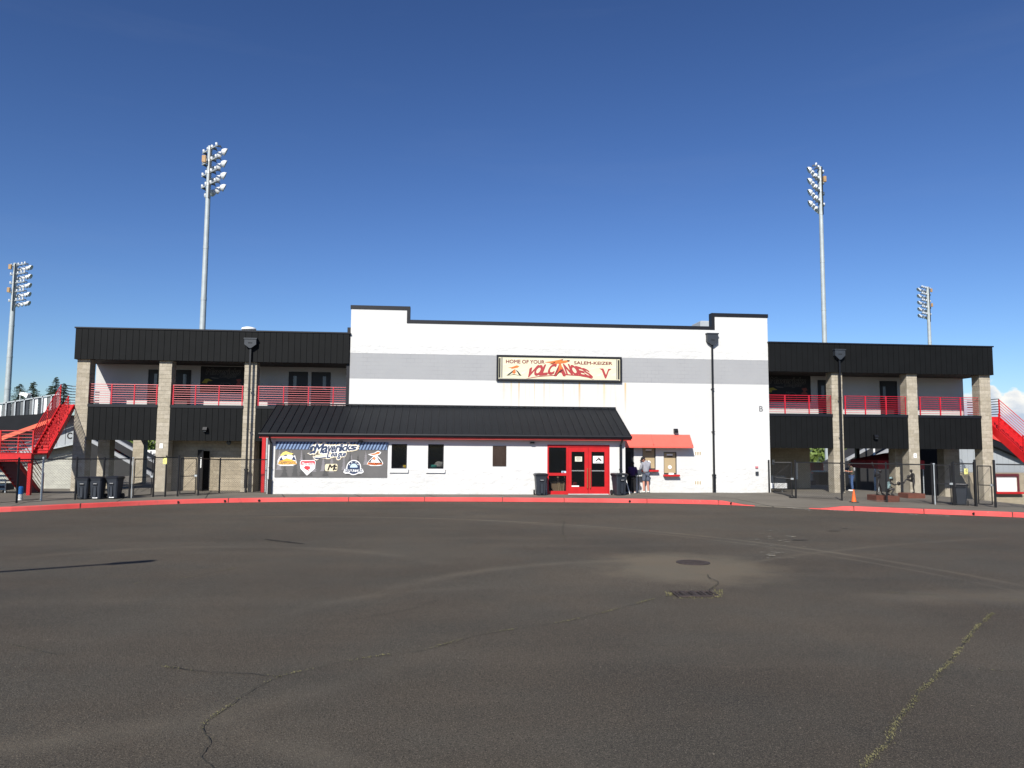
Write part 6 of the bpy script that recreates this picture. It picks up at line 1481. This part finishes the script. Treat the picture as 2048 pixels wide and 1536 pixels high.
# white poles of the field fence seen under the balconies
for px,py,Y,lab in ((246,900,30,'thin white pole seen between the two left pillars'),(1748.5,910,16,'thin white pole above the red seats behind the black pillar')):
    x=ax(px,py,Y); mb=MB(); mb.cyl((x,Y,-1),(x,Y,5.5),.07,n=10); tag(mb.build('white_pole',M['white']),lab,'pole')

# ------------------------------------------------------------------ trees
def conifer(X,Y,zt,w,seed,label,h=None):
    rr=random.Random(seed); t=thing('conifer_tree',(X,Y,-.5),label,'tree','conifers behind the stadium'); mb=MB(); mb.cyl((X,Y,-.8),(X,Y,zt-.3),.28,.03,n=8); mb.build('trunk',M['trunk'],t)
    mb=MB(); H=zt*.92; z=zt
    while z>zt-H:
        f=(zt-z)/H; L=w*(.08+f**.75)*rr.uniform(.8,1.15); k=int(8+f*13)
        for i in range(k):
            a=rr.uniform(0,6.283); l=L*rr.uniform(.55,1.15); d=Vector((math.cos(a),math.sin(a),-.25-.3*f*rr.random())); sd=Vector((-d.y,d.x,0)); p0=Vector((X,Y,z+rr.uniform(-.1,.1)))
            m_=max(3,int(l/.16))
            for j in range(m_):
                u=(j+.6)/m_; c=p0+d*l*u+Vector((0,0,.12*l*u*u)); ww=(.10+.22*l*(1-u)*.5)*rr.uniform(.6,1.3); s_=rr.uniform(-.6,.6)
                for sg in (-1,1): tip=c+sd*sg*ww+d*.12+Vector((0,0,-rr.uniform(.02,.16))); mb.poly([c-d*.06,c+d*.10,tip])
            mb.poly([p0-sd*.02,p0+sd*.02,p0+d*l])
        z-=.16+.10*f
    mb.build('crown',M['conifer'],t); return t
Yt=64
for px,py,w,lab in ((40,769,3.6,'broad dark conifer next to the leftmost floodlight pole'),(68,764,2.5,'slim pointed dark conifer in the middle of the trees behind the barrier'),(113,755,2.4,'tallest dark conifer, rising just above the red stair rail'),(103,772,3.2,'rounded dark conifer crowding the left side of the tallest one'),(129,768,2.0,'dark conifer seen through the top rails of the red stairs')):
    conifer(ax(px,py,Yt),Yt,az(px,py,Yt),w,int(px),lab); Yt+=1.5
def broadleaf(X,Y,h,w,seed,label):
    rr=random.Random(seed); t=thing('broadleaf_tree',(X,Y,-.8),label,'tree','green trees beyond the field'); mb=MB(); mb.cyl((X,Y,-1),(X,Y,h*.45),.3,.16,n=8)
    cl=[]
    for i in range(20):
        a=rr.uniform(0,6.28); r_=w*rr.uniform(.1,.8); c=Vector((X+r_*math.cos(a),Y+r_*math.sin(a),h*rr.uniform(.06,.92))); cl.append((c,w*rr.uniform(.28,.5)))
        if i<7: mb.cyl((X,Y,h*rr.uniform(.2,.42)),c,.09,.02,n=5)
    mb.build('trunk',M['trunk'],t); mb=MB()
    for c,r_ in cl:
        for _ in range(150):
            d=Vector((rr.gauss(0,1),rr.gauss(0,1),rr.gauss(0,1))).normalized()*r_*rr.uniform(.6,1.05); p_=c+d; p_.z=c.z+d.z*.8; a=Vector((rr.uniform(-1,1),rr.uniform(-1,1),rr.uniform(-1,1)))*.22; b=a.cross(Vector((rr.uniform(-1,1),rr.uniform(-1,1),rr.uniform(-1,1))))*.9
            mb.poly([p_-a,p_+b,p_+a,p_-b])
    mb.build('crown',M['leaf'],t); return t
for i,(px,Y,h,w,lab) in enumerate(((232,66,8.5,4.2,'green tree framed by the two left pillars'),(262,74,7,3.6,'green tree half behind the inner left pillar'),(302,95,4.2,3.0,'low green tree seen under the sky past the second column'),(1628,60,10,3.6,'green tree filling the opening above the navy barrel'),(1650,66,9,3.4,'green tree behind the pale tower base under the right balcony'),(1700,70,9,3.8,'green tree above the head of the person with folded arms'),(1735,64,8.5,3.8,'green tree between the thin black pillar and white pole'),(1770,72,8.5,3.8,'green tree above the red seats and dark tent'),(1800,80,8,3.8,'green tree mostly hidden by the dark pillar behind the catcher'))):
    broadleaf(ax(px,890,Y),Y,h,w,40+i,lab)
# cart and bottles under the stairs
q=gp(5,1003); t=thing('slatted_cart',(q.x,-2.2,0),'cart with pale blue slats under the red stair landing','cart')
x0,x1=ax(-16,980,-2.2),ax(13,980,-2.2); zt=az(5,963,-2.2); 
for i in range(5):
    z=.22+i*.2; mb=MB(); mb.box(x0,x1-.04,-2.24,-2.2,z,z+.085); mb.build('slat',M['slatblue'],t)
mb=MB(); mb.box(x0,x1-.05,-2.19,-1.5,.2,zt-.1); mb.build('body',M['navy'],t); mb=MB()
for x in (x0,x1-.04): mb.box(x,x+.04,-2.28,-2.241,.1,zt)
mb.box(x0,x1,-2.3,-1.5,zt+.001,zt+.05); mb.build('frame',M['steel'],t)
for x in (x0+.15,x1-.15): mb=MB(); mb.cyl((x,-2.1,.1),(x,-2.05,.1),.1,n=12); mb.build('wheel',M['rubber'],t)
q=gp(22.5,1002.5); t=thing('water_bottle',(q.x,q.y+.6,0),'blue topped water bottle standing beside the slatted cart','bottle'); c=(q.x,q.y+.6,0.003)
mb=MB(); mb.lathe(c,[(.085,0),(.09,.12),(.08,.15),(.09,.18),(.085,.34)],16); mb.build('body',M['alu'],t); mb=MB(); mb.lathe(c,[(.10,.341),(.105,.60),(.05,.64)],16); mb.build('cap',M['blue'],t)
# lamp post beside the lot, outside the picture: its arm throws the long shadow across the asphalt
hd=Vector((-6.45,-21.72,LZ))-SUN*(8.0/.77); ar=Vector((2.38,1.26,0)).normalized(); ba=hd-ar*4.6
t=thing('lamp_post',(ba.x,ba.y,LZ),'tall parking lot lamp post with one long arm, its shadow on the asphalt','lamp post')
mb=MB(); mb.cyl((ba.x,ba.y,LZ),(ba.x,ba.y,hd.z+.1),.11,.07,n=12); mb.build('pole',M['pole'],t); mb=MB(); mb.cyl((ba.x,ba.y,hd.z),hd-ar*.4,.08,.07,n=8); mb.build('arm',M['pole'],t); mb=MB(); mb.obox(hd,ar*.40,Vector((-ar.y,ar.x,0))*.11,(0,0,.06)); mb.build('lamp_head',M['head_grey'],t)
